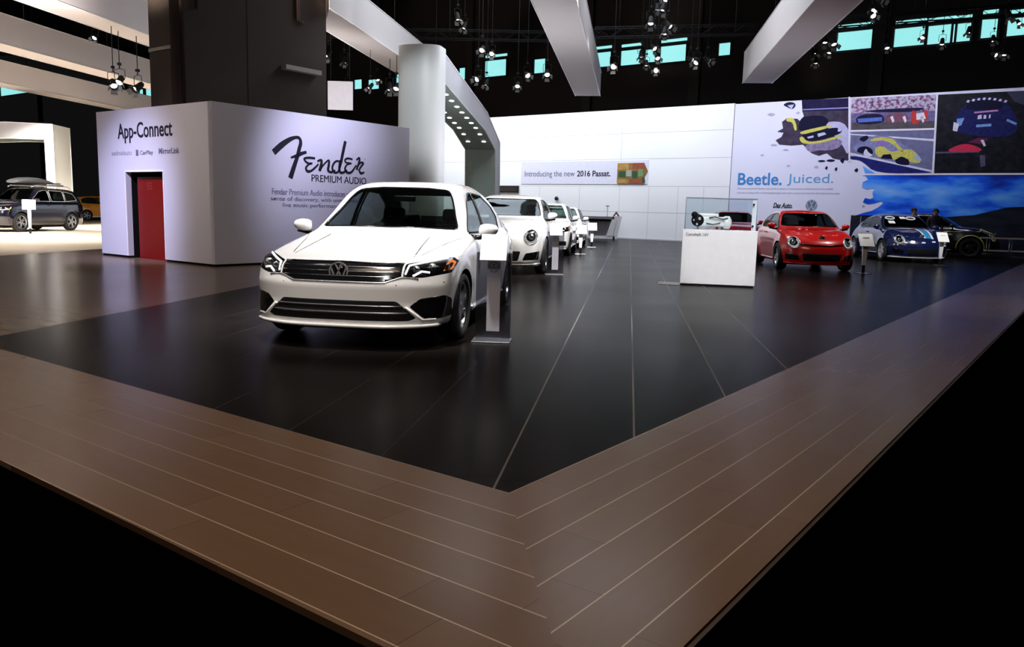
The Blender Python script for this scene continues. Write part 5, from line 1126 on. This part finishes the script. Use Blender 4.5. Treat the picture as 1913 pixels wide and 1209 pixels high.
# ------------------------------------------------------------------ people
def person(base,yaw,H,shirt,trou,hair,skin,label,pose=0):
    e_=empty('person',(base.x,base.y,0),yaw,label,'person'); s=H/1.75
    J={'pel':(0,0,.95),'sp':(0,.01,1.15),'ch':(0,0,1.36),'nk':(0,.0,1.50),'hd':(0,-.01,1.60),'top':(0,-.01,1.70),
       'hl':(.09,0,.92),'kl':(.11,-.02,.50),'al':(.12,.02,.09),'tl':(.13,-.13,.04),'hr':(-.09,0,.92),'kr':(-.10,-.01,.50),'ar':(-.11,.02,.09),'tr':(-.13,-.13,.04),
       'sl':(.18,0,1.42),'el':(.25,.03,1.15),'wl':(.24,-.08,.90) if pose==0 else (.12,-.25,1.12),'sr':(-.18,0,1.42),'er':(-.25,.03,1.15),'wr':(-.20,-.20,1.02)}
    Rd={'pel':.15,'sp':.135,'ch':.15,'nk':.055,'hd':.092,'top':.07,'hl':.095,'kl':.06,'al':.042,'tl':.04,'hr':.095,'kr':.06,'ar':.042,'tr':.04,'sl':.065,'el':.045,'wl':.03,'sr':.065,'er':.045,'wr':.03}
    E_=[('pel','sp'),('sp','ch'),('ch','nk'),('nk','hd'),('hd','top'),('pel','hl'),('hl','kl'),('kl','al'),('al','tl'),('pel','hr'),('hr','kr'),('kr','ar'),('ar','tr'),('ch','sl'),('sl','el'),('el','wl'),('ch','sr'),('sr','er'),('er','wr')]
    names=list(J)
    for sd in ('l','r'):      # palm, four fingers and thumb
        w_=Vector(J['w'+sd]); el=Vector(J['e'+sd]); d_=(w_-el).normalized(); sx=1 if sd=='l' else -1; pm_=w_+d_*.07; J['p'+sd]=tuple(pm_); Rd['p'+sd]=.03; names.append('p'+sd); E_.append(('w'+sd,'p'+sd))
        side_=d_.cross(Vector((sx,0,0))); side_=side_.normalized() if side_.length>1e-3 else Vector((0,1,0))
        for fi,(o_,ln) in enumerate(((-.027,.07),(-.009,.08),(.009,.076),(.027,.06))):
            a_='f%d%s'%(fi,sd); b_2='g%d%s'%(fi,sd); J[a_]=tuple(pm_+side_*o_+d_*ln*.5); J[b_2]=tuple(pm_+side_*o_+d_*ln+Vector((0,-.015,0))); Rd[a_]=.009; Rd[b_2]=.008; names+=[a_,b_2]; E_+=[('p'+sd,a_),(a_,b_2)]
        a_='t'+sd+'h'; J[a_]=tuple(w_+d_*.05+side_*.05); Rd[a_]=.010; names.append(a_); E_.append(('w'+sd,a_))
    me=bpy.data.meshes.new('body'); me.from_pydata([tuple(c*s for c in J[k]) for k in names],[(names.index(a),names.index(b)) for a,b in E_],[]); o=bpy.data.objects.new('body',me); C.objects.link(o)
    sk=o.modifiers.new('s','SKIN'); sub=o.modifiers.new('u','SUBSURF'); sub.levels=1; sub.render_levels=1
    for i,k in enumerate(names):
        v=me.skin_vertices[0].data[i]; r=Rd[k]*s; v.radius=(r*(1.15 if k in('pel','sp','ch') else 1),r*(.72 if k in('pel','sp','ch') else 1)); v.use_root=(k=='pel')
    dg=bpy.context.evaluated_depsgraph_get(); m2=bpy.data.meshes.new_from_object(o.evaluated_get(dg)); bpy.data.objects.remove(o)
    for p_ in m2.polygons: p_.use_smooth=True
    co=[v.co.copy() for v in m2.vertices]
    def sub_mesh(test,off,nm,m):
        b=bmesh.new(); b.from_mesh(m2); b.normal_update()
        bmesh.ops.delete(b,geom=[f for f in b.faces if not test(f.calc_center_median()/s)],context='FACES')
        for v in b.verts: v.normal_update()
        for v in b.verts: v.co+=v.normal*off
        return obj(nm,b,m,e_,True)
    m2.materials.clear(); body=obj('body',m2,skin,e_)
    sub_mesh(lambda c:c.z>.93 and c.z<1.50 or (abs(c.x)>.16 and c.z>1.0),.014,'jacket',shirt); sub_mesh(lambda c:.10<c.z<.97 and abs(c.x)<.19 ,.012,'trousers',trou)
    bm=NB()
    for x,y in ((J['al'][0],J['al'][1]),(J['ar'][0],J['ar'][1])): ball(bm,((x)*s,(y-.06)*s,.045),.05*s,1,2.4,.85,12)
    obj('shoe',bm,M_blk2,e_)
    bm=NB(); ball(bm,(0,.015*s,1.655*s),.108*s,1,1.08,1.02,16); dl__=[v for v in bm.verts if v.co.z<1.60*s or (v.co.y<-.05*s and v.co.z<1.67*s)]; bmesh.ops.delete(bm,geom=dl__,context='VERTS'); obj('hair',bm,hair,e_,True)
    bm=NB(); ball(bm,(.035*s,-.095*s,1.635*s),.011*s); ball(bm,(-.035*s,-.095*s,1.635*s),.011*s); obj('eyes',bm,M_black,e_)
    bm=NB(); ball(bm,(0,-.108*s,1.605*s),.015*s,.8,1,1.4); ball(bm,(.098*s,0,1.61*s),.022*s,.4,1,1.4); ball(bm,(-.098*s,0,1.61*s),.022*s,.4,1,1.4); obj('nose_and_ears',bm,skin,e_)
    bm=NB(); ball(bm,(0,-.098*s,1.565*s),.022*s,1,.4,.3); obj('mouth',bm,mat('lips',(.25,.06,.05),.5),e_)
    return e_
SK=mat('skin',(.42,.24,.17),.55); HB_=mat('black_hair',(.012,.01,.01),.5)
p1_=atY(1709,384,29.0); person(Vector((p1_.x,p1_.y,0)),.3,1.74,mat('white_patterned_shirt',(.42,.42,.48),.7,var=(9,.9)),mat('black_trousers',(.008,.008,.012),.7),HB_,SK,'person in a white patterned top standing behind the blue rally car',1)
p2_=atY(1749,389,28.6); person(Vector((p2_.x,p2_.y,0)),-.2,1.72,mat('dark_plum_jacket',(.022,.012,.03),.6),MATS['black_trousers'],HB_,SK,'person in a dark jacket standing right of the blue rally car',0)
# ------------------------------------------------------------------ trusses and stage lamps
def truss(a,b,label,sz=.32):
    a,b=Vector(a),Vector(b); d=(b-a); L_=d.length; d.normalize(); sd=d.cross(Vector((0,0,1))).normalized(); up=Vector((0,0,1)); e_=empty('lighting_truss',a,0,label,'truss')
    cs=[sd*sz/2+up*sz/2,sd*-sz/2+up*sz/2,sd*sz/2-up*sz/2,sd*-sz/2-up*sz/2]; bm=NB()
    for c in cs: tube(bm,[c,c+d*L_],.024,6)
    obj('chords',bm,M_black,e_); bm=NB(); n=int(L_/.5)
    for i in range(n):
        p,q=d*(L_*i/n),d*(L_*(i+1)/n)
        for k,(u,v) in enumerate(((0,1),(2,3),(0,2),(1,3))):
            if i%2: u,v=v,u
            tube(bm,[p+cs[u],q+cs[v]],.010,4,caps=False)
    obj('lattice',bm,M_black,e_); bm=NB()
    for t in (.15,.5,.85): tube(bm,[d*L_*t,d*L_*t+up*(17.9-a.z)],.012,5)
    obj('hanging_cable',bm,M_blk2,e_)
lampn=[0]
def free_top(p):
    q,s_=Vector((p.x,p.y,0)).dot(rowx),Vector((p.x,p.y,0)).dot(rowv)
    for a_,b_2,c_,d_ in BEAMS:
        if a_-.4<q<b_2+.4 and c_-.3<s_<d_+.3: return 6.2 if a_<q<b_2 and c_<s_<d_ else None
    return 17.95
PLACED=[]
def make_lamp():
    e_=empty('stage_lamp',(0,0,0))
    bm=NB(); lathe(bm,[(.001,.22),(.07,.22),(.09,.18),(.105,-.02),(.12,-.06),(.13,-.18),(.12,-.18),(.105,-.07),(.001,-.07)],'z',18); b=obj('lamp_housing',bm,M_black,e_)
    bm=NB(); lathe(bm,[(.001,-.085),(.100,-.085)],'z',18); l_=obj('lamp_lens',bm,M_lens,e_)
    bm=NB(); tube(bm,[(-.13,0,.02),(-.16,0,.10),(-.16,0,.34),(0,0,.38),(.16,0,.34),(.16,0,.10),(.13,0,.02)],.012,5); tube(bm,[(0,0,.38),(0,0,.52)],.018,6); box(bm,-.05,.05,-.05,.05,.48,.56); y=obj('yoke',bm,M_black,e_)
    bm=NB()
    for k in range(4):
        a=k*pi/2; c,s=math.cos(a),math.sin(a); v=[bm.verts.new(p) for p in((c*.12-s*.09,s*.12+c*.09,-.18),(c*.12+s*.09,s*.12-c*.09,-.18),(c*.20+s*.10,s*.20-c*.10,-.30),(c*.20-s*.10,s*.20+c*.10,-.30))]; bm.faces.new(v)
    d=obj('barn_door',bm,mat('barn_door_grey',(.10,.10,.10),.5),e_)
    bm=NB(); tube(bm,[(0,0,0),(0,0,1)],.014,5); r_=obj('drop_rod',bm,M_black,e_); r_.location=(0,0,.5); return e_,[b,l_,y,d,r_]
proto,kids=make_lamp(); used=[False]
def lamp(x,y,Y,label,tilt=0,yaw=0,sc_=1.0):
    global proto
    Y0=Y
    if not used[0]: e_=proto; used[0]=True
    else:
        e_=proto.copy(); C.objects.link(e_)
        for k in kids: c=k.copy(); C.objects.link(c); c.parent=e_
    for _ in range(14):
        p=atY(x,y,Y); tz=free_top(p)
        if tz and p.z+.62*sc_<tz and all((p.xy-o.xy).length>.46*sc_+.15 for o in PLACED): break
        Y+=.33
    PLACED.append(p.copy()); sc_=sc_*Y/Y0; e_.location=p; e_.rotation_euler=(0,0,yaw); e_.scale=(sc_,)*3
    h_=(tz or 17.95)-(p.z+.5*sc_)
    for c in e_.children:
        if c.name.startswith(('lamp_housing','lamp_lens','barn_door')): c.rotation_euler=(tilt,0,0)
        if c.name.startswith('drop_rod'): c.scale=(1,1,h_/sc_)
    e_['label']=label; e_['category']='stage lamp'; e_['group']='stage lamps hung under the black ceiling'
ords=['first','second','third','fourth','fifth','sixth','seventh','eighth','ninth','tenth','eleventh','twelfth']
clusters=[('in the gap between concrete column and white arch',[(613,104),(643,116),(650,162),(692,165),(705,150),(728,166),(741,166)],26),
 ('between the white arch and the centre beam',[(855,35),(868,52),(901,95),(919,102),(893,150),(909,158),(967,162),(985,143),(1022,140)],25),
 ('in the low row between the two big beams',[(1147,126),(1198,105),(1208,122),(1226,134),(1221,92),(1228,110),(1290,114),(1302,118),(1322,114)],27),
 ('of the high cluster between the two big beams',[(1216,43),(1228,17),(1239,17),(1245,2),(1242,62),(1249,50)],24),
 ('of the cluster just right of the right beam',[(1518,100),(1524,117),(1550,98),(1557,82),(1541,78),(1512,84)],25),
 ('by the high windows at the right',[(1657,90),(1644,3),(1634,22),(1630,31),(1724,72),(1760,82),(1810,60),(1856,76),(1858,105),(1876,102),(1884,30),(1903,45)],26)]
for nm,pts,Y in clusters:
    for i,(x,y) in enumerate(sorted(pts)): lamp(x,y-3,Y+((i*5)%7)*.5,'%s stage lamp from the left %s'%(ords[i],nm),-random.uniform(.35,1.25),random.uniform(-.8,.8),random.uniform(.6,.85))
lamp(178,69,24,'black stage lamp glowing between the two upper beams at the top left',-.9,0,.6)
for i,(x,y) in enumerate(((212,160),(224,154),(258,166))): lamp(x,y-3,24,'black stage lamp, %s from the left above the white corner room'%ords[i],-.9,.6-i*.5,.9)
truss(atY(560,60,31.5)[:],atY(1120,70,31.5)[:],'black lighting truss behind the white arch and left of the centre beam')
truss(atY(1110,62,29)[:],atY(1420,55,29)[:],'black lighting truss between the two big white beams')
truss(atY(1480,48,28)[:],atY(1935,18,28)[:],'black lighting truss in front of the high windows at the right')
